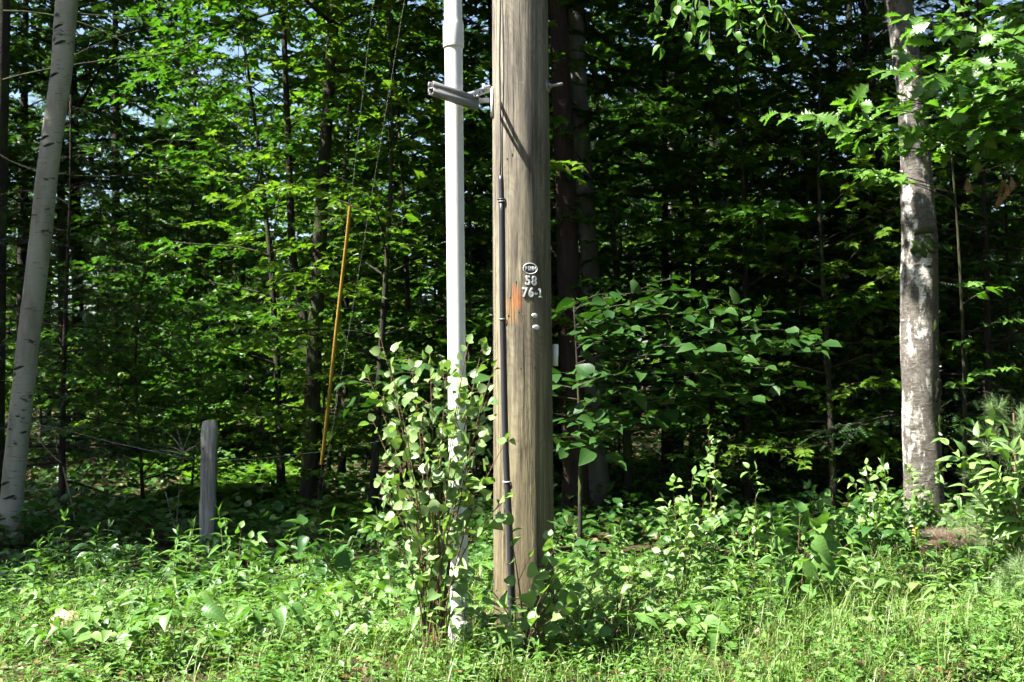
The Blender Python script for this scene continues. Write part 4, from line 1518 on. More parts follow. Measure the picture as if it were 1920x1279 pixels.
# --- oak at the right, trunk just beyond the view, boughs reaching in
b = on_ground(2075, 8.3)
wood, leaves = MB(), []
main = bez(Vector((0, 0, -.1)), Vector((.05, .05, 2.8)), P(2040, -350, 8.3) - b, 14)
wood.tube(main, np.linspace(.075, .03, 14), 10)
for tx, ty, Y in ((1452, 212, 7.6), (1530, 238, 7.8), (1600, 200, 7.7), (1640, 130, 7.7), (1700, 100, 7.6), (1690, 190, 7.5), (1740, 40, 7.8), (1790, 60, 7.6), (1850, 55, 7.7), (1900, 90, 7.5), (1880, 140, 7.4), (1820, 120, 7.4),
                  (1760, 150, 7.4), (1820, 190, 7.3), (1880, 210, 7.4), (1740, 240, 7.6), (1660, 245, 7.7), (1800, 260, 7.6), (1870, 280, 7.6), (1600, 270, 7.9), (1900, 20, 7.9), (1930, 240, 7.3), (1830, 15, 7.9), (1690, 30, 8.0), (1720, 140, 7.3), (1780, 100, 7.2), (1850, 160, 7.2), (1790, 210, 7.2), (1870, 60, 7.3), (1760, 200, 7.3), (1840, 240, 7.3)):
    tip = P(tx, ty, Y) - b
    st, _ = along(main, max(.4, min(.95, (tip.z - .35) / main[-1].z)))
    pts = bez(st, st.lerp(tip, .55) + Vector((0, 0, .22)), tip, 10)
    leafy_twig(wood, leaves, pts, .010, .002, .085, .185, t0=.5 if tx > 1560 else .35, pet=.1, up=.5, face=Vector((-.4, -1, .3)), ang=.8, jit=.28)
    for k in range(2):
        p, d = along(pts, random.uniform(.6, .95))
        e = p + Vector((random.uniform(-.3, .2), random.uniform(-.3, .2), random.uniform(-.1, .12)))
        leafy_twig(wood, leaves, bez(p, p.lerp(e, .5) + Vector((0, 0, .03)), e, 4), .004, .0015, .075, .18, t0=.3, pet=.1, up=.5, face=Vector((-.4, -1, .3)), ang=.8, jit=.28)
leaves.sort(key=lambda q: q[0].x)
oak = plant('oak_tree', 'young oak with sunlit lobed leaves reaching across the mossy birch', 'tree', None, b, wood, leaves, 'oak', 'bark_dark')
for px, py in ((1878, 335), (1886, 345), (1895, 330), (1872, 360), (1812, 335)):
    p = P(px, py, 7.9) - b
    o = bpy.data.objects.new('dead_leaf', random.choice(LM['dead'])); COL.objects.link(o); o.parent = oak
    o.matrix_basis = leaf_matrix(p, Vector((.1, -.2, -1)), Vector((.5, -1, 0)) + rv(.3), .11)
m_ = MB()
for px, py in ((1880, 325), (1812, 328)):
    q = P(px, py, 7.9) - b
    m_.tube(bez(P(1990, 250, 8.0) - b, P(1930, 300, 7.9) - b, q, 6), .004, 4)
m_.build('dead_twig', 'dead_twig', oak, True)

# --- hanging beech bough from the grey beech behind the pole, and a lower sprig
bt = beechT.location
wood, leaves = MB(), []
st, _ = atB(7.2, .4)
elbow = P(1330, -150, 9.0) - bt
wood.tube(bez(st, st.lerp(elbow, .5) + Vector((0, 0, .5)), elbow, 8), np.linspace(.035, .014, 8), 7)
for tx, ty, Y in ((1505, 78, 7.9), (1440, 50, 8.0), (1380, 60, 8.0), (1330, 90, 8.0), (1290, 60, 8.2), (1240, 90, 8.3), (1225, 25, 8.3), (1450, 105, 8.1), (1270, 10, 8.2), (1310, 20, 8.1), (1400, 95, 8.2)):
    tip = P(tx, ty, Y) - bt
    pts = bez(elbow, elbow.lerp(tip, .5) + Vector((0, 0, .12)), tip, 8)
    leafy_twig(wood, leaves, pts, .008, .0018, .075, .13, t0=.5, pet=.08, up=.8, face=Vector((0, -1, 0)), ang=.9, jit=.2)
    p, d = along(pts, .75)
    e = p + Vector((random.uniform(-.3, .3), random.uniform(-.3, .1), random.uniform(-.08, .02)))
    leafy_twig(wood, leaves, bez(p, p.lerp(e, .5), e, 4), .003, .0015, .07, .125, t0=.2, pet=.08, up=.8, face=Vector((0, -1, 0)), ang=.9, jit=.2)
w_ = wood.build('bough', 'bark_beech', beechT, True)
hang_leaves(beechT, leaves, LM['beech'])
b = on_ground(1800, 9.6)
wood, leaves = MB(), []
main = bez(Vector((0, 0, -.1)), Vector((.1, 0, 1.8)), P(1775, 200, 9.6) - b, 12)
wood.tube(main, np.linspace(.022, .008, 12), 7)
for tx, ty, Y in ((1545, 322, 9.0), (1610, 318, 8.9), (1640, 330, 8.8), (1890, 540, 9.3), (1830, 530, 9.2), (1910, 600, 9.3), (1800, 640, 9.3), (1850, 700, 9.2), (1900, 690, 9.1), (1790, 720, 9.4), (1880, 790, 9.2), (1800, 800, 9.4)):
    tip = P(tx, ty, Y) - b
    st, _ = along(main, max(.3, min(.95, (tip.z - .05) / main[-1].z)))
    pts = bez(st, st.lerp(tip, .5) + Vector((0, 0, .08)), tip, 8)
    leafy_twig(wood, leaves, pts, .006, .0016, .07, .125, t0=.55 if tx < 1700 else .3, pet=.08, up=.8, face=Vector((0, -1, 0)), ang=.9, jit=.22, opposite=True)
plant('beech_sapling', 'thin beech sapling with flat sprays of leaves behind the mossy birch', 'sapling', None, b, wood, leaves, 'beech', 'bark_dark')

# --- burl, moss cushion, branch scar and peeling bark on the mossy birch
def blob_mesh(name, mat, parent, c, rx, ry, rz, seed, amp=.15):
    import bmesh
    bm = bmesh.new()
    bmesh.ops.create_icosphere(bm, subdivisions=3, radius=1)
    r = random.Random(seed)
    ph = [r.uniform(0, 6) for _ in range(9)]
    for v in bm.verts:
        n = v.co.copy()
        k = 1 + amp * (math.sin(n.x * 3 + ph[0]) * math.sin(n.y * 4 + ph[1]) + .6 * math.sin(n.z * 7 + ph[2] + n.x * 5) + .3 * math.sin(n.y * 13 + ph[3]) * math.sin(n.x * 11 + ph[4]))
        v.co = Vector((n.x * rx * k, n.y * ry * k, n.z * rz * k)) + Vector(c)
    me = bpy.data.meshes.new(name)
    bm.to_mesh(me); bm.free()
    me.polygons.foreach_set('use_smooth', np.ones(len(me.polygons), bool))
    return link(name, me, parent, mat)


plain('moss_green', (0.036, 0.056, 0.014), 0.95, 0.1, 0, 0.5, 60, 1.0)
zb1 = P(1735, 462, 10.3).z - zbR
c, ra_ = atR(zb1 - .02, .10, -.03)
blob_mesh('burl', 'moss_green', birchR, c, .105, .05, .085, 3, .35)['label'] = 'round green moss covered burl'
m_ = MB()
pts = [atR(zb1 + .085 + .05 * math.cos(q * 1.4), .10 + q * .75, -.006)[0] for q in np.linspace(-1, 1, 13)]
m_.tube(pts, [.006, .014, .022, .03, .036, .04, .042, .04, .036, .03, .022, .014, .006], 8)
m_.build('branch_scar', 'bark_dark', birchR, True)
for py, th, s in ((610, .55, .07), (730, .8, .09), (800, .85, .08), (655, .9, .06), (60, .9, .07), (120, 1.1, .08)):
    z = P(1730, py, 10.3).z - zbR
    c, _ = atR(z, th, -.02)
    blob_mesh('moss_patch', 'moss_green' if py != 730 else 'bark_dark', birchR, c, s * .6, .03, s * 1.2, int(py), .3)
plain('bark_curl', (0.62, 0.56, 0.47), 0.8, 0.2, 0, 0.3, 40)
for i in range(42):
    z = random.uniform(.4, 4.6)
    th = random.choice((random.uniform(-1.55, -.9), random.uniform(-1.5, 1.5), random.uniform(1.0, 1.6)))
    c, r_ = atR(z, th, .001)
    m_ = MB()
    w, h = random.uniform(.015, .05), random.uniform(.01, .035)
    out = Vector((math.sin(th), -math.cos(th), 0)); tg = Vector((math.cos(th), math.sin(th), 0)) * random.choice((-1, 1))
    v, f = [], []
    lift = random.uniform(.012, .045)
    skew = random.uniform(-.03, .03)
    for a in range(6):
        q = a / 5
        off = lift * q ** 1.6
        for sgn in (-1, 1):
            v.append(c + tg * (w * (q - .35 * q * q)) - out * (r_ * (1 - math.cos(w * q / r_))) + out * (off + .001) + Vector((0, 0, skew * q + sgn * h / 2 * math.sin(math.pi * (.25 + .7 * q)) * random.uniform(.6, 1.2))))
    for a in range(5):
        f.append((a * 2, a * 2 + 2, a * 2 + 3, a * 2 + 1))
    m_.add(v, f)
    m_.build('bark_curl', 'bark_curl', birchR)
# dark ring scars and twig on the pale birch
for py in (55, 85, 145, 262, 275, 690, 905, 930):
    z = P(60, py, 10.5).z - zbL
    m_ = MB()
    th0 = random.uniform(-.5, .6)
    pts = [atL(z + .015 * math.sin(q * 3), th0 + q, -.002)[0] for q in np.linspace(-.55, .55, 9)]
    m_.tube(pts, [.004, .008, .011, .013, .014, .013, .011, .008, .004], 6)
    m_.build('bark_scar', 'bark_dark', birchL, True)

# --- dead twigs caught on the fence wire
b = on_ground(300, 10.6)
m_ = MB()
def twig(px0, py0, px1, py1, Y, r=.006, sag=.05):
    a, e = P(px0, py0, Y) - b, P(px1, py1, Y + random.uniform(-.2, .2)) - b
    m_.tube(bez(a, a.lerp(e, .5) + Vector((0, 0, sag)) + rv(.02), e, 7), np.linspace(r, r * .3, 7), 5, cap=False)
twig(330, 1000, 345, 850, 10.3, .006)
for t in ((345, 850, 375, 828), (345, 850, 312, 838), (340, 852, 358, 806), (345, 850, 300, 800), (330, 1000, 300, 880), (344, 852, 280, 845), (345, 850, 372, 838), (345, 850, 330, 795)):
    twig(*t, 10.3)
DB = m_.build('dead_branch', 'dead_twig', None, True)
DB.location = b
tag(DB, 'bare bleached dead branch leaning near the grey fence post', 'branch')
m_ = MB()
b2 = on_ground(60, 10.2)
b = b2
twig(115, 868, 62, 812, 10.2, .008, -.02); twig(108, 850, 100, 800, 10.2, .004); twig(100, 805, 60, 820, 10.2, .004); twig(118, 875, 150, 1020, 10.2, .009, 0)
DB2 = m_.build('dead_branch', 'dead_twig', None, True)
DB2.location = b2
tag(DB2, 'broken dead twig caught on the wire beside the pale birch', 'branch')


# ------------------------------------------------------------------ pine sapling at the verge
def pine_sapling(name, label, px, Y, h, seed, reach, n_br=16, nl=.085):
    r = np.random.default_rng(seed)
    b = on_ground(px, Y)
    wood = MB(); fr = Frames()
    wood.tube([(0, 0, -.05), (.01, 0, h * .5), (0, .01, h)], [.016, .011, .005], 7)
    for i in range(n_br):
        q = i / n_br
        z = h * (.08 + .9 * q)
        az = i * 2.4 + r.uniform(-.3, .3)
        L = reach * (1 - .75 * q) * r.uniform(.7, 1.1) + .06
        d = np.array([math.cos(az), math.sin(az), .35 + .5 * q])
        p0 = np.array([0, 0, z]); p1 = p0 + d * L
        wood.tube([p0, (p0 + p1) / 2 + [0, 0, -.01], p1], [.006, .004, .003], 4, cap=False)
        ends = [(p0 + (p1 - p0) * .45, unit(d))] + [(p1, unit(d))]
        for k in range(3):
            e = p0 + (p1 - p0) * r.uniform(.5, .9)
            dd = unit(d + r.normal(0, .6, 3)); e1 = e + dd * L * .35
            wood.tube([e, e1], [.003, .002], 3, cap=False)
            ends.append((e1, dd))
        for e, dd in ends:
            k = 90
            t = r.uniform(-.09, .01, k)
            pos = e + dd * t[:, None]
            nd = unit(dd * r.uniform(.5, 1.3, k)[:, None] + r.normal(0, .6, (k, 3)))
            fr.add(pos, nd, r.normal(0, 1, (k, 3)), nl * r.uniform(.7, 1.1, k))
    o = empty(name, b)
    tag(o, label, 'pine sapling')
    wood.build('stem', 'stem_brown', o, True)
    me = merged('needles', 'needle', *fr.get(), wid=np.full(len(fr), 1.6))
    me.materials.append(MATS['pine'])
    c = link('needles', me, o); c['kind'] = 'stuff'
    return o


pine_sapling('pine_sapling', 'soft needled young white pine at the edge of the verge', 1900, 7.3, 1.25, 4, .42, 18, .1)
pine_sapling('pine_sapling', 'tiny pine seedling on the brown heath mound', 1845, 8.6, .28, 9, .22, 8, .09)
pine_sapling('pine_sapling', 'small pine seedling in sunny grass below the heath mound', 1925, 6.4, .35, 14, .25, 9, .1)
# a long-leaved sapling overlapping the pine
b = on_ground(1930, 7.0)
branchy('sumac_sapling', 'sapling with long pointed leaflets in front of the young pine', 'sapling', b,
        [P(1772, 828, 6.9), P(1810, 850, 6.9), P(1830, 815, 6.8), P(1860, 790, 6.9), P(1815, 915, 6.8), P(1870, 880, 6.7), P(1840, 870, 6.8), P(1900, 930, 6.7), P(1920, 860, 6.8), P(1890, 820, 6.8), P(1850, 940, 6.8)], 'lance_broad', .15, .065, up=.6, face=SUNF, t0=.4, sub=1, pet=.05, ang=.8, jit=.2)

# ------------------------------------------------------------------ verge weeds, each a plant with its own leaves
def upright(rg, h, nodes, size, opposite=True, tilt=.12, whorl=2, pitch=.45, grow_up=True):
    wood, leaves = MB(), []
    tx, ty = rg.normal(0, tilt) * h, rg.normal(0, tilt) * h
    pts = bez((0, 0, -.03), (tx * .2, ty * .2, h * .6), (tx, ty, h), 6)
    wood.tube(pts, np.linspace(.0035, .0015, 6), 5, cap=False)
    for i in range(nodes):
        t = .22 + .78 * (i + .5) / nodes
        p, d = along(pts, t)
        a0 = i * 1.57 + rg.uniform(-.3, .3) if opposite else i * 2.4
        for k in range(whorl if opposite else 1):
            a = a0 + k * 2 * math.pi / whorl
            dd = Vector((math.cos(a), math.sin(a), pitch + rg.normal(0, .2)))
            leaves.append((p, dd, Vector((0, 0, 1)) + rv(.2), size * rg.uniform(.75, 1.1) * (1 - .45 * max(0, t - .6) / .4)))
    for k in range(3):
        leaves.append((pts[-1], Vector((rg.normal(0, .4), rg.normal(0, .4), 1)), Vector((rg.normal(), rg.normal(), .2)), size * .55))
    return wood, leaves


def rosette(rg, h, n, size):
    wood, leaves = MB(), []
    for i in range(n):
        a = i * 2.4 + rg.uniform(-.4, .4)
        hh = h * rg.uniform(.5, 1.1); rr_ = h * rg.uniform(.25, .75)
        e = Vector((math.cos(a) * rr_, math.sin(a) * rr_, hh))
        pts = bez((0, 0, -.02), (e.x * .25, e.y * .25, hh * .8), e, 5)
        wood.tube(pts, np.linspace(.0025, .0014, 5), 4, cap=False)
        d = Vector((math.cos(a + rg.uniform(-.5, .5)), math.sin(a + rg.uniform(-.5, .5)), rg.uniform(-.35, .1)))
        leaves.append((e, d, Vector((0, 0, 1)) + rv(.3), size * rg.uniform(.7, 1.15)))
        if rg.uniform() < .65:
            for sg in (-1, 1):
                d2 = Vector((math.cos(a + sg * 1.5), math.sin(a + sg * 1.5), rg.uniform(-.2, .15)))
                leaves.append((e, d2, Vector((0, 0, 1)) + rv(.3), size * rg.uniform(.55, .9)))
    return wood, leaves


WR = np.random.default_rng(41)
KINDS = [
    ('leafy_weed', 'knee high weed with oval mid green leaves in the verge', 'weed', 'oval leaved verge weeds', lambda: rosette(WR, WR.uniform(.12, .30), int(WR.integers(6, 10)), WR.uniform(.08, .12)), 'herb'),
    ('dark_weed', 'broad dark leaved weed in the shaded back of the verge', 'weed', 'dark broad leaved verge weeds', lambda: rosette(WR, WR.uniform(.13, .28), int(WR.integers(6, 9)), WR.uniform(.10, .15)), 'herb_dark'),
    ('dogbane_plant', 'upright stalk with paired narrow pointed leaves in the verge', 'weed', 'narrow leaved upright verge stalks', lambda: upright(WR, WR.uniform(.32, .55), int(WR.integers(6, 9)), WR.uniform(.10, .14)), 'lance'),
    ('goldenrod_plant', 'pale upright stalk crowded with slim alternate leaves in the verge', 'weed', 'slim leaved goldenrod stalks', lambda: upright(WR, WR.uniform(.28, .5), int(WR.integers(12, 18)), WR.uniform(.085, .12), False), 'lance_pale'),
    ('clover_plant', 'low pale round leaved plant in sunny verge grass', 'weed', 'round leaved low verge plants', lambda: rosette(WR, WR.uniform(.10, .22), int(WR.integers(6, 10)), WR.uniform(.06, .09)), 'round'),
    ('strawberry_plant', 'low pointed leaf rosette in sunny verge grass', 'weed', 'pointed leaved low rosettes', lambda: rosette(WR, WR.uniform(.12, .26), int(WR.integers(6, 9)), WR.uniform(.075, .11)), 'pale'),
]


def weed(kind, x, y, sc=1.0):
    nm, lb, ct, gp, fn, lm = KINDS[kind]
    w, lv = fn()
    o = plant(nm, lb, ct, gp, (x, y, float(gz(x, y))), w, lv, lm)
    o.rotation_euler = (0, 0, WR.uniform(0, 6.28))
    return o


def wspread(n, y0, y1, mind, seed, x0=-.5, x1=.5):
    r = np.random.default_rng(seed)
    pts, tries = [], 0
    while len(pts) < n and tries < 8000:
        tries += 1
        y = r.uniform(y0, y1); x = r.uniform(x0, x1) * y
        if abs(x - .07) < .22 and abs(y - 6.3) < .3 or abs(x + .29) < .12 and abs(y - 5.86) < .2:
            continue
        if all((x - a) ** 2 + (y - b) ** 2 > mind ** 2 for a, b in pts):
            pts.append((x, y))
    return pts


for x, y in wspread(60, 5.5, 7.6, .17, 1, -.5, -.06):
    weed(int(WR.choice([0, 0, 0, 4, 5, 5])), x, y)
for x, y in wspread(58, 5.6, 7.9, .17, 2, -.06, .5):
    weed(int(WR.choice([0, 4, 5, 5, 3])), x, y)
for x, y in wspread(40, 7.6, 9.3, .22, 3, -.5, .1):
    weed(int(WR.choice([1, 1, 1, 0])), x, y)
for x, y in wspread(26, 8.0, 10.6, .26, 4, .08, .5):
    weed(int(WR.choice([1, 0, 0])), x, y)
for x, y in wspread(34, 6.5, 8.6, .2, 12, -.48, .48):
    weed(int(WR.choice([2, 2, 3])), x, y).scale = (1.0, 1.0, 1.0 + .45 * WR.uniform())
for px, py, Y in ((275, 1130, 7.6), (312, 1110, 7.9), (268, 1240, 6.0), (462, 1235, 6.1), (240, 1120, 7.8), (345, 1130, 7.5), (1843, 1040, 8.4), (1475, 1260, 5.9), (1560, 1190, 6.6), (1340, 1230, 6.0), (440, 1110, 7.6), (1165, 1130, 7.2), (60, 1150, 7.0), (395, 1240, 5.9)):
    p = P(px, py, Y); weed(2, p.x, Y)
for px, Y in ((1160, 7.3), (1180, 7.1), (1440, 6.2), (1590, 6.4), (1740, 6.2), (980, 5.7), (1760, 6.8), (560, 6.0), (150, 6.3), (880, 5.75), (1360, 5.9), (1640, 5.8)):
    weed(3, (px - 960) / F * Y, Y)
# one very broad basal leaf plant, a yellow flower, a pale stone, a heath mound
w, lv = rosette(WR, .14, 6, .15)
plant('dock_plant', 'low dock with a few very broad basal leaves in sunny grass', 'weed', None, on_ground(1300, 5.85), w, lv, 'heart')
b = on_ground(1712, 8.3)
w = MB(); w.tube([(0, 0, -.02), (.01, 0, .12), (0, 0, .22)], .0025, 5)
o = plant('yellow_flower', 'single small yellow wildflower at the foot of the mossy birch', 'flower', None, b, w, [((0, 0, .06), (1, 0, .4), (0, 0, 1), .07), ((0, 0, .1), (-1, -.2, .4), (0, 0, 1), .06)], 'lance')
pet = leaf_meshes('ovate', 'petal_yellow', 1)
for k in range(9):
    a = k * 2.4
    q = bpy.data.objects.new('petal', pet[0]); COL.objects.link(q); q.parent = o
    q.matrix_basis = leaf_matrix((0, 0, .2 + .008 * k), Vector((math.cos(a), math.sin(a), .25)), Vector((0, 0, 1)), .03)
b = on_ground(135, 6.35)
st = blob_mesh('tan_stone', 'tan_stone', None, (0, 0, 0), .10, .08, .09, 21, .18)
st.location = b + Vector((0, 0, .05))
tag(st, 'rounded tan stone half buried in the weeds', 'stone')
plain('heath_soil', (0.06, 0.04, 0.028), 0.95, 0.1, 0, 0.5, 40, 1.0)
hm = blob_mesh('heath_mound', 'heath_soil', None, (0, 0, 0), .30, .20, .09, 31, .25)
hm.location = on_ground(1790, 8.5) + Vector((0, 0, .02))
tag(hm, 'low brown mound of dry heath at the foot of the young pines', 'mound')
r = np.random.default_rng(6)
n = 9000
a = r.uniform(0, 6.28, n); q = np.sqrt(r.uniform(0, 1, n))
px_, py_ = .36 * q * np.cos(a), .25 * q * np.sin(a)
pos = np.stack([px_, py_, (.085 + .03 * np.sin(px_ * 17) * np.cos(py_ * 23)) * np.sqrt(np.clip(1.02 - q * q, 0, 1)) - .015], -1)
me = merged('dry_needles', 'needle', pos, np.stack([px_ * 3 + r.normal(0, .5, n), py_ * 3 + r.normal(0, .5, n), r.uniform(.2, 1, n)], -1), r.normal(0, 1, (n, 3)), r.uniform(.03, .10, n), np.full(n, 2.2))
me.materials.append(MATS['dry_needle'])
c = link('dry_needles', me, hm); c['kind'] = 'stuff'

# ------------------------------------------------------------------ ferns in the sunlit clearing behind the fence post
def fern_mesh(seed):
    r = np.random.default_rng(seed)
    fr = Frames()
    L = 1.0
    k = 24
    t = np.linspace(.12, .98, k)
    cx = np.stack([np.zeros(k), t * .85, .75 * t - .75 * t * t * 1.1], -1)
    for s in (-1, 1):
        d = np.stack([np.full(k, s * 1.0), np.full(k, .35), r.normal(-.12, .08, k)], -1)
        fr.add(cx, d, np.tile([0, 0, 1.0], (k, 1)), .26 * np.sin(np.pi * (.15 + .85 * t)) ** .8 + .02)
    me = merged('frond', 'pinna', *fr.get(), wid=np.full(len(fr), 1.1))
    me.materials.append(MATS['fern'])
    return me


FM = [fern_mesh(i) for i in range(3)]
FR_ = np.random.default_rng(19)
fspots = [(FR_.uniform(270, 540), FR_.uniform(12.6, 20)) for _ in range(46)] + [(FR_.uniform(1195, 1330), FR_.uniform(13, 22)) for _ in range(14)] + [(FR_.uniform(560, 900), FR_.uniform(11, 14)) for _ in range(8)]
for px, Y in fspots:
    o = empty('fern', on_ground(px, Y), FR_.uniform(0, 6.28))
    tag(o, 'arching green fern in the dappled clearing beyond the fence line', 'fern', 'ferns in the dappled clearing')
    for k in range(7):
        f_ = bpy.data.objects.new('frond', FM[k % 3]); COL.objects.link(f_); f_.parent = o
        s_ = FR_.uniform(.45, .75)
        f_.rotation_euler = (FR_.uniform(-.1, .35), 0, k * .9 + FR_.uniform(-.3, .3)); f_.scale = (s_,) * 3

# ------------------------------------------------------------------ uncountable cover: grass, small verge leaves, shade cover, leaf litter
def blades(name, label, n, seed, fx, hmin, hmax, mat, wid=.0035):
    r = np.random.default_rng(seed)
    y, x, dens = fx(r, n)
    n = len(x)
    h = r.uniform(hmin, hmax, n) * dens
    a = r.uniform(0, 6.28, n)
    bend = r.uniform(.15, .9, n)
    base = np.stack([x, y, gz(x, y) - .01], -1)
    dirv = np.stack([np.cos(a), np.sin(a), np.zeros(n)], -1)
    side = np.stack([-np.sin(a), np.cos(a), np.zeros(n)], -1)
    rows = []
    for t, w in ((0, 1), (.4, .85), (.75, .55), (1, 0)):
        c = base + dirv * (bend * h * t * t)[:, None] + np.array([0, 0, 1.0]) * (h * (t - .35 * bend * t * t))[:, None]
        ww = (wid * w * r.uniform(.7, 1.4, n))[:, None]
        if w > 0:
            rows.append(c - side * ww); rows.append(c + side * ww)
        else:
            rows.append(c)
    v = np.stack(rows, 1).reshape(-1, 3)
    tf = [(0, 1, 3, 2), (2, 3, 5, 4), (4, 5, 6)]
    tl = np.array([i for f in tf for i in f])
    loops = (tl[None, :] + (np.arange(n) * 7)[:, None]).ravel()
    starts = (np.array([0, 4, 8])[None, :] + (np.arange(n) * 11)[:, None]).ravel()
    me = raw_mesh(name, v, loops, starts, True)
    me.materials.append(MATS[mat])
    tag(link(name, me), label, 'grass', kind='stuff')


def noise2(x, y, s=1.0, p=0.0):
    return .5 + .25 * (np.sin(x * 2.1 * s + p) * np.cos(y * 2.7 * s - p) + np.sin(x * 4.3 * s - y * 1.9 * s + 2 * p) * .7 + np.sin(x * 7.7 * s + y * 5.1 * s + p) * .4)


def verge_fx(r, n):
    m = n // 14
    y = 4.6 + 3.9 * r.uniform(0, 1, m) ** .9
    x = r.uniform(-.56, .56, m) * (y + .6)
    px = sx_of(x, y)
    keep = r.uniform(0, 1, m) < (.35 + .6 * np.clip((px - 400) / 900, 0, 1)) * np.clip(noise2(x, y) * 1.5, .35, 1) * np.where(y > 7.6, np.where(px > 1500, 1, .25), 1)
    x, y = x[keep], y[keep]
    hh = .35 + 1.0 * r.uniform(0, 1, len(x)) ** 2 * (.5 + noise2(x, y, .7, 2))
    k = r.integers(5, 24, len(x))
    X = np.repeat(x, k); Y = np.repeat(y, k); Hh = np.repeat(hh, k)
    sp = np.repeat(r.uniform(.01, .05, len(x)), k)
    return Y + r.normal(0, 1, len(X)) * sp, X + r.normal(0, 1, len(X)) * sp, Hh


blades('grass', 'fine sunlit green grass covering the verge', 76000, 3, verge_fx, .08, .29, 'grass', .0022)


def scatter_leaves(name, label, cat, n, seed, fx, tpl, mat, zr, size, flat=.45):
    r = np.random.default_rng(seed)
    y, x, dens = fx(r, n)
    n = len(x)
    z = gz(x, y) + zr(r, n) * dens
    a = r.uniform(0, 6.28, n)
    d = np.stack([np.cos(a), np.sin(a), r.normal(-.1, .3, n)], -1)
    nn = np.stack([r.normal(0, flat, n), r.normal(0, flat, n), np.ones(n)], -1)
    me = merged(name, tpl, np.stack([x, y, z], -1), d, nn, r.uniform(*size, n))
    me.materials.append(MATS[mat])
    tag(link(name, me), label, cat, kind='stuff')


def verge2(r, n):
    y = 4.8 + 3.6 * r.uniform(0, 1, n)
    x = r.uniform(-.56, .56, n) * (y + .5)
    k = r.uniform(0, 1, n) < np.clip(noise2(x, y, 1.3, 1) * 1.6, .45, 1)
    return y[k], x[k], (.5 + noise2(x, y, 1.1, 4))[k]


def shade(r, n):
    y = 7.6 + 8 * r.uniform(0, 1, n) ** 1.2
    x = r.uniform(-.56, .56, n) * (y + .5)
    px = sx_of(x, y)
    hollow = np.exp(-(((px - 1150) / 130) ** 2 + ((y - 10.5) / 1.6) ** 2)) + np.exp(-(((px - 250) / 170) ** 2 + ((y - 10.8) / 1.6) ** 2)) + .6 * np.exp(-(((px - 700) / 170) ** 2 + ((y - 10.8) / 1.4) ** 2))
    k = r.uniform(0, 1, n) < np.clip(noise2(x, y, .9, 3) * 1.7, .1, 1) * (1 - .85 * np.clip(hollow, 0, 1))
    return y[k], x[k], (.5 + 1.0 * noise2(x, y, .8, 5))[k]


def deep(r, n):
    y = 10 + 30 * r.uniform(0, 1, n) ** 1.5
    x = r.uniform(-.6, .6, n) * (y + 1)
    return y, x, (.3 + 1.2 * noise2(x, y, .4, 5))


def patch(lo, hi, p):
    def fx(r, n):
        y, x, d = verge2(r, n)
        v = noise2(x, y, 1.7, p)
        k = (v > lo) & (v < hi) | (r.uniform(0, 1, len(x)) < .08)
        return y[k], x[k], d[k] * (.6 + .8 * noise2(x, y, 2.3, p + 1)[k])
    return fx


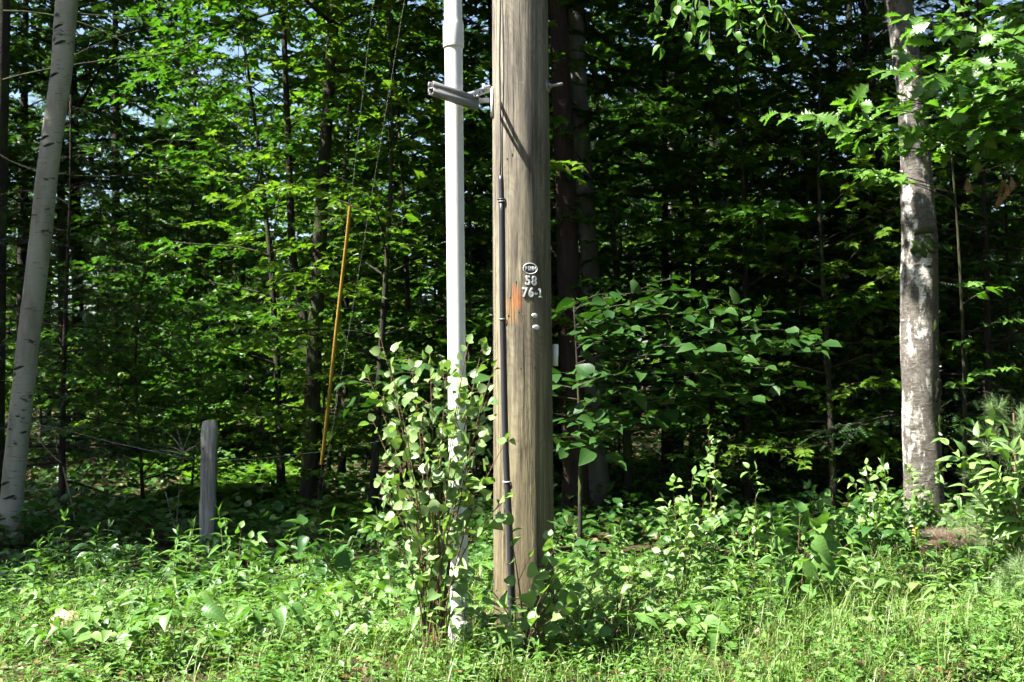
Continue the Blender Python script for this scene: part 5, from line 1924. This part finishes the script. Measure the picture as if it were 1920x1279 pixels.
def plantlets(name, label, n, seed, fx, tpl, mat, hh, size, nodes, pitch=.3, pair=True):
    """many little leafy stalks, each with its stem and leaves in order"""
    r = np.random.default_rng(seed)
    y, x, dens = fx(r, n)
    n = len(x)
    H = r.uniform(*hh, n) * dens
    lean = r.normal(0, .25, (n, 2))
    sz = r.uniform(*size, n)
    fr = Frames()
    base = np.stack([x, y, gz(x, y) - .01], -1)
    a0 = r.uniform(0, 6.28, n)
    for k in range(nodes):
        t = (k + .6) / nodes
        keep = r.uniform(0, 1, n) < .92
        for side in ((0, math.pi) if pair else (0,)):
            a = a0 + k * (1.57 if pair else 2.4) + side + r.normal(0, .25, n)
            p = base + np.stack([lean[:, 0] * H * t * t, lean[:, 1] * H * t * t, H * t], -1)
            d = np.stack([np.cos(a), np.sin(a), r.normal(pitch * (t + .2), .22, n)], -1)
            nn = np.stack([r.normal(0, .25, n), r.normal(0, .25, n), np.ones(n)], -1)
            fr.add(p[keep], d[keep], nn[keep], (sz * (1.1 - .5 * t) * r.uniform(.75, 1.2, n))[keep])
    # stems as slim upright leaves of the stalk itself
    st = np.stack([lean[:, 0], lean[:, 1], np.ones(n)], -1)
    me = merged(name, tpl, *fr.get())
    me.materials.append(MATS[mat])
    o = tag(link(name, me), label, 'ground cover', kind='stuff')
    a = r.uniform(0, 6.28, n)
    ms = merged('stalks', 'needle', base, st, np.stack([np.cos(a), np.sin(a), np.zeros(n)], -1), H * 1.02, .16 / np.maximum(H, .03) * .012 / .006 * .06)
    ms.materials.append(MATS['stem_green'])
    q = link('stalks', ms, o)
    q['kind'] = 'stuff'


plantlets('verge_leaves', 'carpet of small rounded green leaves between the verge weeds', 8000, 5, patch(.5, 2, 1), 'roundish', 'cover', (.04, .13), (.018, .04), 4)
plantlets('verge_sprouts', 'patches of mid sized pointed leaves between the verge weeds', 3400, 15, patch(.42, 2, 4), 'simple', 'herb_pale_cover', (.07, .24), (.035, .075), 5)
plantlets('verge_asters', 'patches of thin leafy stalks standing in the verge', 1500, 25, patch(.3, 2, 6), TPL_LANCE2, 'cover', (.14, .36), (.04, .085), 11, .4, False)
scatter_leaves('verge_bedstraw', 'thin patches of fine narrow leaves in the verge', 'ground cover', 30000, 16, patch(-1, .52, 2), TPL_LANCE, 'cover', lambda r, n: .02 + .24 * r.uniform(0, 1, n), (.02, .055), 1.2)
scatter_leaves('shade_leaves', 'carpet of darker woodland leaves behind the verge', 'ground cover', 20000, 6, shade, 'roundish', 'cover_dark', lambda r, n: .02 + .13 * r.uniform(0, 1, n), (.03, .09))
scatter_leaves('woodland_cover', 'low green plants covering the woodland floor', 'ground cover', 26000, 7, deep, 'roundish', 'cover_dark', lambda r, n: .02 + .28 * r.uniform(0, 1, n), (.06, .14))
scatter_leaves('leaf_litter', 'fallen brown leaves lying on the soil', 'leaf litter', 9000, 8, deep, 'roundish', 'litter', lambda r, n: .012 + .01 * r.uniform(0, 1, n), (.05, .10), .2)
scatter_leaves('verge_litter', 'fallen brown leaves scattered under the verge grass', 'leaf litter', 2500, 9, verge2, 'simple', 'litter', lambda r, n: .012 + .02 * r.uniform(0, 1, n), (.04, .08), .25)
